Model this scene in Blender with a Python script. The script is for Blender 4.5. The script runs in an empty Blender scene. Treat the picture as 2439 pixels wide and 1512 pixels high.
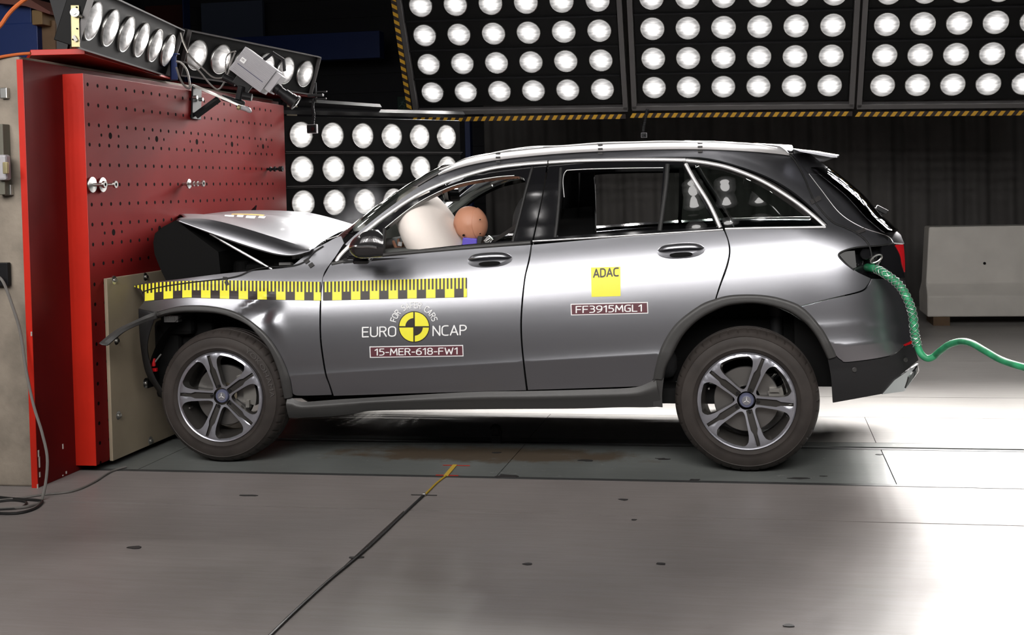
import bpy, bmesh, math, random
import numpy as np
from mathutils import Vector, Matrix, Euler
from mathutils.geometry import delaunay_2d_cdt
random.seed(7)
sc = bpy.context.scene
COL = sc.collection
PI = math.pi

# ------------------------------------------------------------------ camera
CP = dict(f=2837.66, cx=1307.86, cy=525.17, yaw=0.17556, pit=0.028685, rol=-0.023397)
CC = np.array([0.08641, -6.12731, 1.49021])
def _basis():
    c, s = math.cos(CP['yaw']), math.sin(CP['yaw'])
    f = np.array([-s, c, 0.]); r = np.array([c, s, 0.]); u = np.array([0, 0, 1.])
    F = f*math.cos(CP['pit'])-u*math.sin(CP['pit']); U = u*math.cos(CP['pit'])+f*math.sin(CP['pit'])
    R = r*math.cos(CP['rol'])+U*math.sin(CP['rol']); U = U*math.cos(CP['rol'])-r*math.sin(CP['rol'])
    return R, U, F
CR, CU, CF = _basis()
cam = bpy.data.cameras.new('camera'); camo = bpy.data.objects.new('camera', cam); COL.objects.link(camo)
cam.sensor_width = 36; cam.lens = CP['f']/2439*36
cam.shift_x = (1219.5-CP['cx'])/2439; cam.shift_y = (CP['cy']-756)/2439
M = Matrix.Identity(4)
for i in range(3):
    M[i][0] = CR[i]; M[i][1] = CU[i]; M[i][2] = -CF[i]; M[i][3] = CC[i]
camo.matrix_world = M
cam.clip_end = 100
sc.camera = camo

# ------------------------------------------------------------------ light, exposure
sc.view_settings.view_transform = 'Standard'; sc.view_settings.look = 'None'
sc.view_settings.gamma = 1; sc.view_settings.exposure = 0.0
sc.cycles.use_denoising = True
sc.cycles.max_bounces = 5; sc.cycles.diffuse_bounces = 2; sc.cycles.glossy_bounces = 3; sc.cycles.transparent_max_bounces = 8
sc.cycles.use_adaptive_sampling = True; sc.cycles.adaptive_threshold = .05; sc.cycles.time_limit = 1200
sc.cycles.sample_clamp_indirect = 6; sc.cycles.caustics_reflective = False; sc.cycles.caustics_refractive = False
w = bpy.data.worlds.new('hall_air'); sc.world = w; w.use_nodes = True
w.node_tree.nodes['Background'].inputs[0].default_value = (0.55, 0.6, 0.7, 1)
w.node_tree.nodes['Background'].inputs[1].default_value = 0.035
FAR_BULB, NEAR_BULB, LOW_BULB = 40.0, 40.0, 16.0
SPOT = {'far': (62.0, 62), 'near': (9.5, 62), 'low': (3.5, 80), 'top': (1.5, 80)}   # watts, cone degrees of each lamp
def area(name, loc, target, sx, sy, power, color=(1, .97, .94), spread=120):
    l = bpy.data.lights.new(name, 'AREA'); l.shape = 'RECTANGLE'; l.size = sx; l.size_y = sy
    l.energy = power; l.color = color; l.spread = math.radians(spread)
    o = bpy.data.objects.new(name, l); COL.objects.link(o); o.location = loc
    o.rotation_euler = (Vector(target)-Vector(loc)).to_track_quat('-Z', 'Y').to_euler()
    return o

# ------------------------------------------------------------------ pixel rays (frame 2439 x 1512)
def ray(u, v): return CF+CR*(u-CP['cx'])/CP['f']-CU*(v-CP['cy'])/CP['f']
def onz(u, v, z=0.): d = ray(u, v); return CC+d*(z-CC[2])/d[2]
def onx(u, v, x): d = ray(u, v); return CC+d*(x-CC[0])/d[0]
def ony(u, v, y): d = ray(u, v); return CC+d*(y-CC[1])/d[1]
def at(u, v, dep): return CC+ray(u, v)*dep
def onp(u, v, P, n): d = ray(u, v); n = np.array(n, float); return CC+d*((np.array(P)-CC)@n)/(d@n)
def proj(P):
    d = np.array(P, float)-CC; z = d@CF
    return (CP['cx']+CP['f']*(d@CR)/z, CP['cy']-CP['f']*(d@CU)/z)

# ------------------------------------------------------------------ materials
def mat(name, col, rough=.5, metal=0., coat=0., coat_r=.05, noise=0., nscale=8., emit=None, estr=0., spec=.5, bump=0., bscale=40., trans=0., ior=1.45, rvar=0.):
    m = bpy.data.materials.new(name); m.use_nodes = True
    nt = m.node_tree; b = nt.nodes['Principled BSDF']
    I = b.inputs
    I['Base Color'].default_value = (*col, 1); I['Roughness'].default_value = rough; I['Metallic'].default_value = metal
    I['Coat Weight'].default_value = coat; I['Coat Roughness'].default_value = coat_r; I['Specular IOR Level'].default_value = spec
    I['Transmission Weight'].default_value = trans; I['IOR'].default_value = ior
    if emit: I['Emission Color'].default_value = (*emit, 1); I['Emission Strength'].default_value = estr
    tc = nt.nodes.new('ShaderNodeTexCoord')
    if noise > 0 or rvar > 0:
        n = nt.nodes.new('ShaderNodeTexNoise'); n.inputs['Scale'].default_value = nscale; n.inputs['Detail'].default_value = 6
        nt.links.new(tc.outputs['Object'], n.inputs['Vector'])
        if noise > 0:
            r = nt.nodes.new('ShaderNodeValToRGB')
            r.color_ramp.elements[0].position = .3; r.color_ramp.elements[1].position = .7
            r.color_ramp.elements[0].color = (*[c*(1-noise) for c in col], 1)
            r.color_ramp.elements[1].color = (*[min(1, c*(1+noise)) for c in col], 1)
            nt.links.new(n.outputs['Fac'], r.inputs[0]); nt.links.new(r.outputs[0], I['Base Color'])
        if rvar > 0:
            q = nt.nodes.new('ShaderNodeMapRange'); q.inputs[3].default_value = max(0, rough-rvar); q.inputs[4].default_value = min(1, rough+rvar)
            nt.links.new(n.outputs['Fac'], q.inputs[0]); nt.links.new(q.outputs[0], I['Roughness'])
    if bump > 0:
        n2 = nt.nodes.new('ShaderNodeTexNoise'); n2.inputs['Scale'].default_value = bscale; n2.inputs['Detail'].default_value = 4
        nt.links.new(tc.outputs['Object'], n2.inputs['Vector'])
        bp = nt.nodes.new('ShaderNodeBump'); bp.inputs['Strength'].default_value = bump; bp.inputs['Distance'].default_value = .01
        nt.links.new(n2.outputs['Fac'], bp.inputs['Height']); nt.links.new(bp.outputs[0], I['Normal'])
    return m
MT = {}
MT['paint'] = mat('grey_metallic_paint', (.325, .328, .352), .34, .97, coat=.12, coat_r=.06)
MT['black_plastic'] = mat('black_plastic', (.018, .018, .019), .5,spec=.3, bump=.1, bscale=300)
MT['trim_plastic'] = mat('grey_trim_plastic', (.05, .049, .048), .42, bump=.08, bscale=300)
MT['gloss_black'] = mat('gloss_black', (.008, .008, .009), .06, coat=1)
MT['rubber'] = mat('tyre_rubber', (.036, .030, .027), .6, noise=.25, nscale=9, spec=.35)
MT['seal'] = mat('rubber_seal', (.015, .015, .015), .5)
MT['chrome'] = mat('satin_chrome', (.78, .78, .8), .22, 1.)
MT['alu'] = mat('anodised_aluminium', (.88, .87, .87), .38, .8)
MT['rim_dark'] = mat('dark_rim_paint', (.06, .056, .052), .36, .5)
MT['rim_bright'] = mat('machined_rim', (.5, .505, .56), .33, .85)
MT['disc'] = mat('brake_disc_steel', (.26, .25, .24), .34, .9)
MT['caliper'] = mat('caliper_metal', (.3, .29, .27), .4, .7)
MT['dark'] = mat('dark_void_plastic', (.006, .006, .006), .8, spec=.1)
MT['under'] = mat('underbody', (.008, .008, .008), .8, spec=.1)
MT['headliner'] = mat('grey_headliner', (.34, .36, .34), .9)
MT['seatfab'] = mat('black_seat_fabric', (.02, .02, .021), .8, bump=.2, bscale=200)
MT['airbag'] = mat('airbag_cloth', (.92, .84, .78), .85, bump=.1, bscale=30)
MT['skin'] = mat('dummy_vinyl_skin', (.5, .235, .145), .5)
MT['purple'] = mat('purple_neck_shield', (.1, .07, .46), .5)
MT['mirror_glass'] = mat('mirror_glass', (.8, .8, .8), .03, 1.)
MT['red_lamp'] = mat('red_lens', (.55, .01, .015), .12, coat=1)
MT['yellow'] = mat('yellow_vinyl', (.86, .8, .05), .45)
MT['blackvinyl'] = mat('black_vinyl', (.03, .022, .02), .45)
MT['white'] = mat('white_vinyl', (.88, .88, .88), .5)
MT['plum'] = mat('plum_vinyl', (.115, .035, .045), .45)
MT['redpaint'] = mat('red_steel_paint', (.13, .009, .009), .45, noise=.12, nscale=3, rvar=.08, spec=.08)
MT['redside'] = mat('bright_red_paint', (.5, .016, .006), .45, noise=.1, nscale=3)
MT['concrete'] = mat('raw_concrete', (.24, .205, .165), .85, noise=.3, nscale=5, bump=.3, bscale=25)
MT['whiteblock'] = mat('pale_concrete', (.62, .595, .55), .85, noise=.08, nscale=3)
MT['ply'] = mat('plywood', (.36, .3, .215), .55, noise=.14, nscale=2.2)
MT['zinc'] = mat('zinc_steel', (.6, .6, .58), .3, 1.)
MT['gold'] = mat('yellow_zinc_steel', (.36, .31, .17), .4, .5, noise=.2, nscale=12)
MT['blackmetal'] = mat('black_painted_metal', (.012, .012, .013), .45, spec=.2)
MT['bank_black'] = mat('lamp_bank_black', (.006, .006, .006), .5, spec=.12)
MT['bank_frame'] = mat('lamp_bank_grey_frame', (.09, .085, .085), .45, .2)
MT['curtain'] = mat('dark_curtain', (.12, .114, .11), .9, spec=.1, noise=.1, nscale=4)
MT['wall'] = mat('dark_wall', (.02, .02, .024), .8)
MT['blue'] = mat('blue_steel', (.006, .022, .11), .5)
MT['green'] = mat('green_hose', (.03, .27, .12), .5, noise=.45, nscale=14)
MT['wire'] = mat('steel_wire', (.6, .62, .6), .35, .8)
MT['cable'] = mat('grey_cable', (.16, .15, .14), .5)
MT['cableblk'] = mat('black_cable', (.015, .015, .015), .5)
MT['tape'] = mat('black_tape', (.03, .028, .028), .6)
MT['yellowcable'] = mat('yellow_cable', (.5, .33, .03), .5)
MT['redtape'] = mat('red_tape', (.5, .03, .015), .5)
MT['orange'] = mat('orange_cable', (.45, .1, .02), .5)
MT['camera_grey'] = mat('camera_housing', (.36, .35, .37), .45)
MT['wood'] = mat('dark_wood', (.1, .06, .03), .7, noise=.3, nscale=6)
MT['headlamp'] = mat('grey_bracket', (.09, .09, .09), .6, spec=.2)
def glass(name, tint=(.55, .62, .6), alpha=.12):
    m = bpy.data.materials.new(name); m.use_nodes = True; nt = m.node_tree
    for n in list(nt.nodes): nt.nodes.remove(n)
    out = nt.nodes.new('ShaderNodeOutputMaterial'); mx = nt.nodes.new('ShaderNodeMixShader')
    tr = nt.nodes.new('ShaderNodeBsdfTransparent'); tr.inputs[0].default_value = (*tint, 1)
    gl = nt.nodes.new('ShaderNodeBsdfGlossy'); gl.inputs['Roughness'].default_value = .01
    fr = nt.nodes.new('ShaderNodeFresnel'); fr.inputs[0].default_value = 1.5
    mp = nt.nodes.new('ShaderNodeMath'); mp.operation = 'ADD'; mp.inputs[1].default_value = alpha-.04
    nt.links.new(fr.outputs[0], mp.inputs[0])
    nt.links.new(mp.outputs[0], mx.inputs[0]); nt.links.new(tr.outputs[0], mx.inputs[1]); nt.links.new(gl.outputs[0], mx.inputs[2])
    nt.links.new(mx.outputs[0], out.inputs[0])
    return m
MT['glass'] = glass('window_glass', (.6, .66, .63), .06)
MT['darkglass'] = glass('tinted_glass', (.12, .15, .145), .07)

# ------------------------------------------------------------------ object helpers
WT = {}   # world translation of every object
def link(o, parent=None, world=(0, 0, 0)):
    COL.objects.link(o)
    w = Vector(world)
    if parent is not None:
        o.parent = parent; o.location = w-WT[parent.name]
    else: o.location = w
    WT[o.name] = w
    return o
def tag(o, label=None, cat=None, group=None, kind=None):
    if label: o['label'] = label
    if cat: o['category'] = cat
    if group: o['group'] = group
    if kind: o['kind'] = kind
    return o
def thing(name, loc, label, cat, group=None):
    o = bpy.data.objects.new(name, None); o.empty_display_size = .1
    link(o, None, loc); return tag(o, label, cat, group)
class MB:
    def __init__(s): s.v = []; s.f = []; s.m = []; s.cm = 0
    def add(s, vs, fs):
        n = len(s.v); s.v += [tuple(map(float, p)) for p in vs]; s.f += [[i+n for i in f] for f in fs]; s.m += [s.cm]*len(fs); return s
    def box(s, c, size, R=None, taper=None):
        hx, hy, hz = [q/2 for q in size]; vs = []
        for z in (-hz, hz):
            k = taper if (taper and z > 0) else 1
            for x, y in ((-hx, -hy), (hx, -hy), (hx, hy), (-hx, hy)): vs.append(Vector((x*k, y*k, z)))
        if R is not None: vs = [R @ p for p in vs]
        c = Vector(c); return s.add([p+c for p in vs], [(0, 3, 2, 1), (4, 5, 6, 7), (0, 1, 5, 4), (1, 2, 6, 5), (2, 3, 7, 6), (3, 0, 4, 7)])
    def prism(s, poly, ext):   # poly: 3-D points, ext: vector
        n = len(poly); e = Vector(ext); p = [Vector(q) for q in poly]
        return s.add(p+[q+e for q in p], [list(range(n))[::-1], list(range(n, 2*n))]+[(i, (i+1) % n, n+(i+1) % n, n+i) for i in range(n)])
    def cyl(s, a, b, r, n=16, r2=None):
        return s.tube([a, b], [r, r if r2 is None else r2], n)
    def tube(s, pts, r, n=8, cap=True):
        pts = [Vector(p) for p in pts]; k = len(pts)
        rs = [r]*k if isinstance(r, (int, float)) else list(r)
        vs = []; up = None
        for i, p in enumerate(pts):
            t = (pts[min(i+1, k-1)]-pts[max(i-1, 0)]).normalized()
            if up is None:
                up = Vector((0, 0, 1)) if abs(t.z) < .9 else Vector((1, 0, 0))
            a = (up-t*up.dot(t)); a = a.normalized() if a.length > 1e-6 else t.orthogonal().normalized()
            up = a; b = t.cross(a)
            for j in range(n):
                th = 2*PI*j/n; vs.append(p+(a*math.cos(th)+b*math.sin(th))*rs[i])
        fs = [(i*n+j, i*n+(j+1) % n, (i+1)*n+(j+1) % n, (i+1)*n+j) for i in range(k-1) for j in range(n)]
        if cap: fs += [list(range(n))[::-1], list(range((k-1)*n, k*n))]
        return s.add(vs, fs)
    def lathe(s, prof, o=(0, 0, 0), ax=(0, 0, 1), n=32, close=False):   # prof: (r, h) along ax
        ax = Vector(ax).normalized(); a = ax.orthogonal().normalized(); b = ax.cross(a); o = Vector(o)
        vs = [o+ax*h+(a*math.cos(2*PI*j/n)+b*math.sin(2*PI*j/n))*r for r, h in prof for j in range(n)]
        k = len(prof)
        fs = [(i*n+j, i*n+(j+1) % n, ((i+1) % k)*n+(j+1) % n, ((i+1) % k)*n+j) for i in range(k if close else k-1) for j in range(n)]
        return s.add(vs, fs)
    def ball(s, c, r, R=None, n=16, m=10):
        c = Vector(c); rr = (r, r, r) if isinstance(r, (int, float)) else r
        vs = []
        for i in range(m+1):
            ph = PI*i/m
            for j in range(n):
                th = 2*PI*j/n; p = Vector((rr[0]*math.sin(ph)*math.cos(th), rr[1]*math.sin(ph)*math.sin(th), rr[2]*math.cos(ph)))
                if R is not None: p = R @ p
                vs.append(p+c)
        return s.add(vs, [(i*n+j, (i+1)*n+j, (i+1)*n+(j+1) % n, i*n+(j+1) % n) for i in range(m) for j in range(n)])
    def grid(s, fn, nu, nv):
        vs = [fn(i/nu, j/nv) for j in range(nv+1) for i in range(nu+1)]
        return s.add(vs, [(j*(nu+1)+i, j*(nu+1)+i+1, (j+1)*(nu+1)+i+1, (j+1)*(nu+1)+i) for j in range(nv) for i in range(nu)])
    def build(s, name, mt, parent=None, smooth=False, bevel=0, world=(0, 0, 0), fix=True, solid=0, angle=40):
        me = bpy.data.meshes.new(name); W = Vector(world)
        me.from_pydata([tuple(Vector(p)-W) for p in s.v], [], s.f)
        for q in (mt if isinstance(mt, (list, tuple)) else [mt]): me.materials.append(MT[q] if isinstance(q, str) else q)
        for i, p in enumerate(me.polygons): p.material_index = s.m[i]
        bm = bmesh.new(); bm.from_mesh(me)
        bmesh.ops.remove_doubles(bm, verts=bm.verts, dist=1e-6)
        if fix: bmesh.ops.recalc_face_normals(bm, faces=bm.faces)
        bm.to_mesh(me); bm.free()
        if smooth:
            for p in me.polygons: p.use_smooth = True
            me.set_sharp_from_angle(angle=math.radians(angle))
        o = bpy.data.objects.new(name, me)
        if solid:
            md = o.modifiers.new('solid', 'SOLIDIFY'); md.thickness = solid; md.offset = 0
        if bevel:
            md = o.modifiers.new('bevel', 'BEVEL'); md.width = bevel; md.segments = 2; md.limit_method = 'ANGLE'
        return link(o, parent, world)
def rot_to(ax, up=(0, 0, 1)):   # matrix with local Z = ax, local Y ~ up
    z = Vector(ax).normalized(); u = Vector(up); y = (u-z*u.dot(z)).normalized(); x = y.cross(z)
    return Matrix((x, y, z)).transposed()
def catmull(pts, seg=6, closed=False):
    P = [np.array(p, float) for p in pts]; n = len(P); out = []
    rng = range(n if closed else n-1)
    for i in rng:
        if closed: p0, p1, p2, p3 = P[(i-1) % n], P[i], P[(i+1) % n], P[(i+2) % n]
        else: p0, p1, p2, p3 = P[max(i-1, 0)], P[i], P[i+1], P[min(i+2, n-1)]
        for k in range(seg):
            t = k/seg
            out.append(.5*((2*p1)+(-p0+p2)*t+(2*p0-5*p1+4*p2-p3)*t*t+(-p0+3*p1-3*p2+p3)*t**3))
    if not closed: out.append(P[-1])
    return out
def struct(o): o['kind'] = 'structure'; return o
# ================================================================== CAR BODY SURFACE
YC = .92          # centre plane of the car
ZT = [.10,.22,.28,.36,.44,.50,.53,.60,.70,.80,.90,1.0,1.06,1.10,1.15,1.20,1.24,1.30,1.40,1.50,1.58,1.63,1.67,1.72]
YT = [.10,.06,.034,.022,.008,.002,0,-.003,-.0015,.0035,.014,.034,.052,.067,.091,.118,.138,.166,.213,.258,.296,.323,.352,.40]
def pchip(X, Y):
    X = np.array(X, float); Y = np.array(Y, float); h = np.diff(X); d = np.diff(Y)/h; m = np.zeros(len(X))
    m[0] = d[0]; m[-1] = d[-1]
    for i in range(1, len(X)-1):
        if d[i-1]*d[i] > 0: m[i] = 2*d[i-1]*d[i]/(d[i-1]+d[i]) if False else (d[i-1]*h[i]+d[i]*h[i-1])/(h[i]+h[i-1])
    def f(x):
        x = min(max(x, X[0]), X[-1]-1e-9); i = int(np.searchsorted(X, x, side='right')-1); i = min(max(i, 0), len(h)-1)
        t = (x-X[i])/h[i]; t2 = t*t; t3 = t2*t
        return (2*t3-3*t2+1)*Y[i]+(t3-2*t2+t)*h[i]*m[i]+(-2*t3+3*t2)*Y[i+1]+(t3-t2)*h[i]*m[i+1]
    return f
_by = pchip(ZT, YT)
_xe = pchip([.2,.40,.52,.70,.96,1.14,1.215,1.295,1.40,1.557,1.62,1.72], [.80,.87,.915,.875,.845,.84,.80,.72,.625,.455,.38,.30])
DENTS = []   # (x, z, sx, sz, depth)
def base_y(x, z):
    k = .075*(min(max(x, -2.3), .3)+.8); t = min(max((z-.6)/.5, 0), 1); t = t*t*(3-2*t)
    y = _by(z-k*t)
    # lower door crease rising to the rear
    zc = .505+.062*(x+2.2); t = z-zc
    y += .2*t*math.exp(-t/.05) if t > 0 else .16*min(-t, .13)
    # shoulder crease
    t = 1.057-(z-k); wx = math.exp(-((x+.95)/.75)**2)
    if t > 0: y += wx*.14*t*math.exp(-t/.018)
    if x > .15:   # crease across the rear bumper side
        wx = min(1, (x-.15)/.18); t = z-.755
        y += wx*(.22*t*math.exp(-t/.05) if t > 0 else 0)
    for (dx, dz, sx, sz, d, a) in DENTS:
        X = (x-dx)*math.cos(a)+(z-dz)*math.sin(a); Z = -(x-dx)*math.sin(a)+(z-dz)*math.cos(a)
        q = (X/sx)**2+(Z/sz)**2
        if q < 9: y += d*math.exp(-q)
    return y
def SP(s, z, off=0.):
    """near-side body surface; s runs along the car and round the rear corner"""
    def P(s, z):
        xe = _xe(z); x0 = xe-.5
        if s <= x0:
            y = base_y(s, z)
            if s < -3.0: y += .5*(s+3.0)**2
            return np.array([s, y, z])
        th = (s-x0)/(.5); L = PI/2
        if th < L: return np.array([x0+.5*math.sin(th), base_y(x0, z)+.34*(1-math.cos(th)), z])
        return np.array([xe, base_y(x0, z)+.34+(th-L)*.5, z])
    p = P(s, z)
    e = 1e-3; a = P(s+e, z)-P(s-e, z); b = P(s, z+e)-P(s, z-e)
    n = np.cross(a, b); n /= np.linalg.norm(n)     # a=+x, b=+z -> n = -y (outward)
    return p+n*off, n
def inv(u, v, off=0.):
    p = ony(u, v, .08); s, z = p[0], p[2]
    for it in range(12):
        q, _ = SP(s, z, off); a = proj(q); r = np.array([u-a[0], v-a[1]])
        if abs(r).max() < .02: break
        h = 2e-3
        b = proj(SP(s+h, z, off)[0]); c = proj(SP(s, z+h, off)[0])
        J = np.array([[(b[0]-a[0])/h, (c[0]-a[0])/h], [(b[1]-a[1])/h, (c[1]-a[1])/h]])
        try: d = np.linalg.solve(J, r)
        except Exception: break
        d = np.clip(d, -.15, .15); s += d[0]; z += d[1]
        z = min(max(z, .1), 1.72); s = min(s, 1.6)
    return s, z
def outline(pts, seg=5):
    """px points, third value 1 = sharp corner; returns a closed smooth px loop"""
    n = len(pts); cor = [i for i in range(n) if len(pts[i]) > 2]
    if not cor: return [tuple(p) for p in catmull([q[:2] for q in pts], seg, True)]
    out = []; cor2 = cor+[cor[0]+n]
    for a, b in zip(cor2[:-1], cor2[1:]):
        run = [pts[i % n][:2] for i in range(a, b+1)]
        if len(run) == 2:
            d = math.dist(run[0], run[1]); k = max(1, int(d/14))
            out += [tuple(np.array(run[0])+(np.array(run[1])-np.array(run[0]))*t/k) for t in range(k)]
        else: out += [tuple(p) for p in catmull(run, seg)[:-1]]
    return out
def inside(p, poly):
    x, y = p; c = False; n = len(poly); j = n-1
    for i in range(n):
        xi, yi = poly[i]; xj, yj = poly[j]
        if (yi > y) != (yj > y) and x < (xj-xi)*(y-yi)/(yj-yi)+xi: c = not c
        j = i
    return c
def segdist(p, poly):
    P = np.array(poly); Q = np.roll(P, -1, 0); d = Q-P; w = np.array(p)-P
    t = np.clip((w*d).sum(1)/np.maximum((d*d).sum(1), 1e-12), 0, 1)
    return np.sqrt(((w-d*t[:, None])**2).sum(1)).min()
def mesh_panel(name, loop, mt, parent, off=0., thick=.012, grid=.03, holes=(), fn=SP, mirror=False, smooth=True):
    loops = [loop]+list(holes); vs = []; es = []
    for L in loops:
        n0 = len(vs); vs += [tuple(map(float, q)) for q in L]; es += [(n0+i, n0+(i+1) % len(L)) for i in range(len(L))]
    xs = [q[0] for q in loop]; zs = [q[1] for q in loop]
    allb = [np.array(L) for L in loops]
    x = min(xs)+grid/2; SL = .062; WC = .505+.062*2.2
    nlo = int((min(zs)-SL*max(xs)-WC)/grid)-2; nhi = int((max(zs)-SL*min(xs)-WC)/grid)+2
    rows = sorted([WC+i*grid for i in range(nlo, nhi+1)]+([WC-.005, WC+.005] if grid < .035 else []))
    while x < max(xs):
        for w_ in rows:
            z = w_+SL*x
            if min(zs) < z < max(zs) and inside((x, z), loop) and not any(inside((x, z), h) for h in holes):
                if all(segdist((x, z), L) > grid*.3 for L in allb): vs.append((x, z))
        x += grid
    r = delaunay_2d_cdt([Vector(q) for q in vs], es, [], 0, 1e-6)
    V = [tuple(q) for q in r[0]]; F = []
    for f in r[2]:
        c = (sum(V[i][0] for i in f)/3, sum(V[i][1] for i in f)/3)
        if inside(c, loop) and not any(inside(c, h) for h in holes): F.append(list(f))
    used = sorted({i for f in F for i in f}); mp = {i: k for k, i in enumerate(used)}
    F = [[mp[i] for i in f] for f in F]; V = [V[i] for i in used]
    PN = [fn(q[0], q[1], off) for q in V]
    P3 = [p for p, _ in PN]; N3 = [n for _, n in PN]
    F2 = []
    for f in F:
        a, b, c = [P3[i] for i in f]
        F2.append(f if np.cross(b-a, c-a) @ N3[f[0]] > 0 else f[::-1])
    ec = {}
    for f in F2:
        for i in range(3):
            e = (f[i], f[(i+1) % 3]); ec[e] = 1
    bnd = [e for e in ec if (e[1], e[0]) not in ec]
    vv = list(P3); nn = list(N3); ff = list(F2)
    for a, b in bnd:
        k = len(vv); t = P3[b]-P3[a]; nr = np.cross(t, N3[a]); nr /= max(np.linalg.norm(nr), 1e-9)
        vv += [P3[a], P3[b], P3[b]-N3[b]*thick, P3[a]-N3[a]*thick]; nn += [nr]*4
        ff.append([k+1, k, k+3, k+2])
    me = bpy.data.meshes.new(name); me.from_pydata([tuple(p) for p in vv], [], ff)
    me.materials.append(MT[mt] if isinstance(mt, str) else mt)
    for p in me.polygons: p.use_smooth = True
    if smooth: me.normals_split_custom_set_from_vertices([tuple(n) for n in nn])
    o = bpy.data.objects.new(name, me); link(o, parent)
    if mirror: far_copy(o, parent)
    return o
def far_copy(o, parent):
    c = o.copy(); COL.objects.link(c); c.parent = parent
    c.scale = (1, -1, 1); WT[c.name] = Vector((0, 0, 0)); c.location = Vector((0, 2*YC, 0))-WT[parent.name]
    return c
def px_loop(pts, off=0., seg=5): return [inv(u, v, off) for u, v in outline(pts, seg)]
def panel(name, pts, mt, parent, off=0., holes=(), seg=5, **k):
    return mesh_panel(name, px_loop(pts, off, seg), mt, parent, off, holes=[px_loop(h, off, seg) for h in holes], **k)
def strip(name, pts, mt, parent, width, height=.006, off=0., seg=6, mirror=False, closed=False, n=6, widths=None, world=False):
    """raised half-round moulding following a px path on the body"""
    path = catmull(pts, seg, closed); sp = [inv(u, v, off) for u, v in path]
    PN = [SP(s, z, off) for s, z in sp]; P = [p for p, _ in PN]; k = len(P); vs = []
    for i in range(k):
        t = P[min(i+1, k-1)]-P[max(i-1, 0)]; t /= max(np.linalg.norm(t), 1e-9); b = np.cross(PN[i][1], t); b /= np.linalg.norm(b)
        w_ = width if widths is None else np.interp(i/(k-1), np.linspace(0, 1, len(widths)), widths)
        for j in range(n+1):
            a = -1+2*j/n; vs.append(P[i]+b*a*w_/2+PN[i][1]*height*(math.sqrt(max(0, 1-a*a))))
    fs = [(i*(n+1)+j, i*(n+1)+j+1, (i+1)*(n+1)+j+1, (i+1)*(n+1)+j) for i in range(k-1) for j in range(n)]
    fs += [list(range(n+1))[::-1], [(k-1)*(n+1)+j for j in range(n+1)]]
    o = MB().add(vs, fs).build(name, mt, parent, smooth=True, angle=60)
    if mirror: far_copy(o, parent)
    return o
def ribbon(name, A, B, mt, parent, prof, n=8, samples=60, mirror=False, fn=None):
    """band between two px paths; prof(t) gives the outward offset"""
    def res(path):
        p = np.array(catmull(path, 8)); d = np.r_[0, np.cumsum(np.linalg.norm(np.diff(p, axis=0), axis=1))]; t = np.linspace(0, d[-1], samples)
        return np.c_[np.interp(t, d, p[:, 0]), np.interp(t, d, p[:, 1])]
    a = [inv(*q, prof(0)) for q in res(A)]; b = [inv(*q, prof(1)) for q in res(B)]; vs = []
    for i in range(samples):
        for j in range(n+1):
            t = j/n; s = a[i][0]*(1-t)+b[i][0]*t; z = a[i][1]*(1-t)+b[i][1]*t
            vs.append(SP(s, z, prof(t))[0])
    fs = [(i*(n+1)+j, i*(n+1)+j+1, (i+1)*(n+1)+j+1, (i+1)*(n+1)+j) for i in range(samples-1) for j in range(n)]
    o = MB().add(vs, fs).build(name, mt, parent, smooth=True, angle=50)
    if mirror: far_copy(o, parent)
    return o

car = thing('car', (-1.3, YC, 0), 'grey metallic estate car with crumpled nose pressed against red crash barrier', 'car')
# fender dent and crumples
p = ony(628, 745, 0); DENTS.append((p[0], p[2], .075, .05, .030, .6))
p = ony(600, 722, 0); DENTS.append((p[0], p[2], .10, .022, -.014, .5))
p = ony(650, 765, 0); DENTS.append((p[0], p[2], .04, .09, -.010, .5))
p = ony(480, 690, 0); DENTS.append((p[0], p[2], .25, .03, .012, 0))

FD = [(768.9,662,1),(766,700),(764.8,740),(764.8,790),(768,830),(777.5,889),(786.5,916),(795,942.5,1),(1000,936),(1253,929,1),(1246,870),(1240,805),(1240,745),(1248,665),(1258,620),(1264.5,583,1),(1100,595),(912,612),(840,621),(787,630,1)]
front_door = panel('front_door', FD, 'paint', car, mirror=True, thick=.018)
RD = [(1268,583,1),(1262,620),(1251.5,665),(1244,745),(1244,805),(1250,870),(1257.5,928.5,1),(1400,924),(1530,919),(1549,913),(1556,901,1),(1562,870),(1577,821.7),(1610.8,770),(1665.6,727.4),(1703,712,1),(1713,680),(1730,630),(1736,600),(1733,573),(1724,549.5,1),(1500,563)]
rear_door = panel('rear_door', RD, 'paint', car, mirror=True, thick=.018)
QP = [(1706.5,711,1),(1738.6,703),(1793.4,701),(1842,706),(1884.7,718),(1906,728,1),(1973,711),(2047,693),(2066,678),(2074,663,1),(2050,652),(2034.6,643),(2010,624),(1997,607),(2014,595),(2047,588),(2096,584),(2126.6,579,1),(2111.8,562),(2052.8,542),(2001,509),(1956.8,454),(1925,415,1),(1905,390),(1884,366,1),(1800,361),(1690,357.5),(1560,357),(1430,362),(1292,369),(1193.6,380),(1120,394),(1060,409.5,1),(1000,443),(940,485),(890,523),(845,560),(822,582,1),(831,582),(860,557),(916,513),(975,472),(1024,446),(1090,419),(1169,396),(1243,386),(1304,381.5),(1466,375.5),(1632,373.5),(1687.5,377),(1742.8,390),(1816.6,415.7),(1875.7,447),(1927,487.7),(1971,534,1),(1960,545,1),(1800,546),(1727,547,1),(1736,573),(1740,600),(1733.5,635),(1717,680)]
quarter = panel('quarter_panel', QP, 'paint', car, mirror=True, thick=.015)
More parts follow.
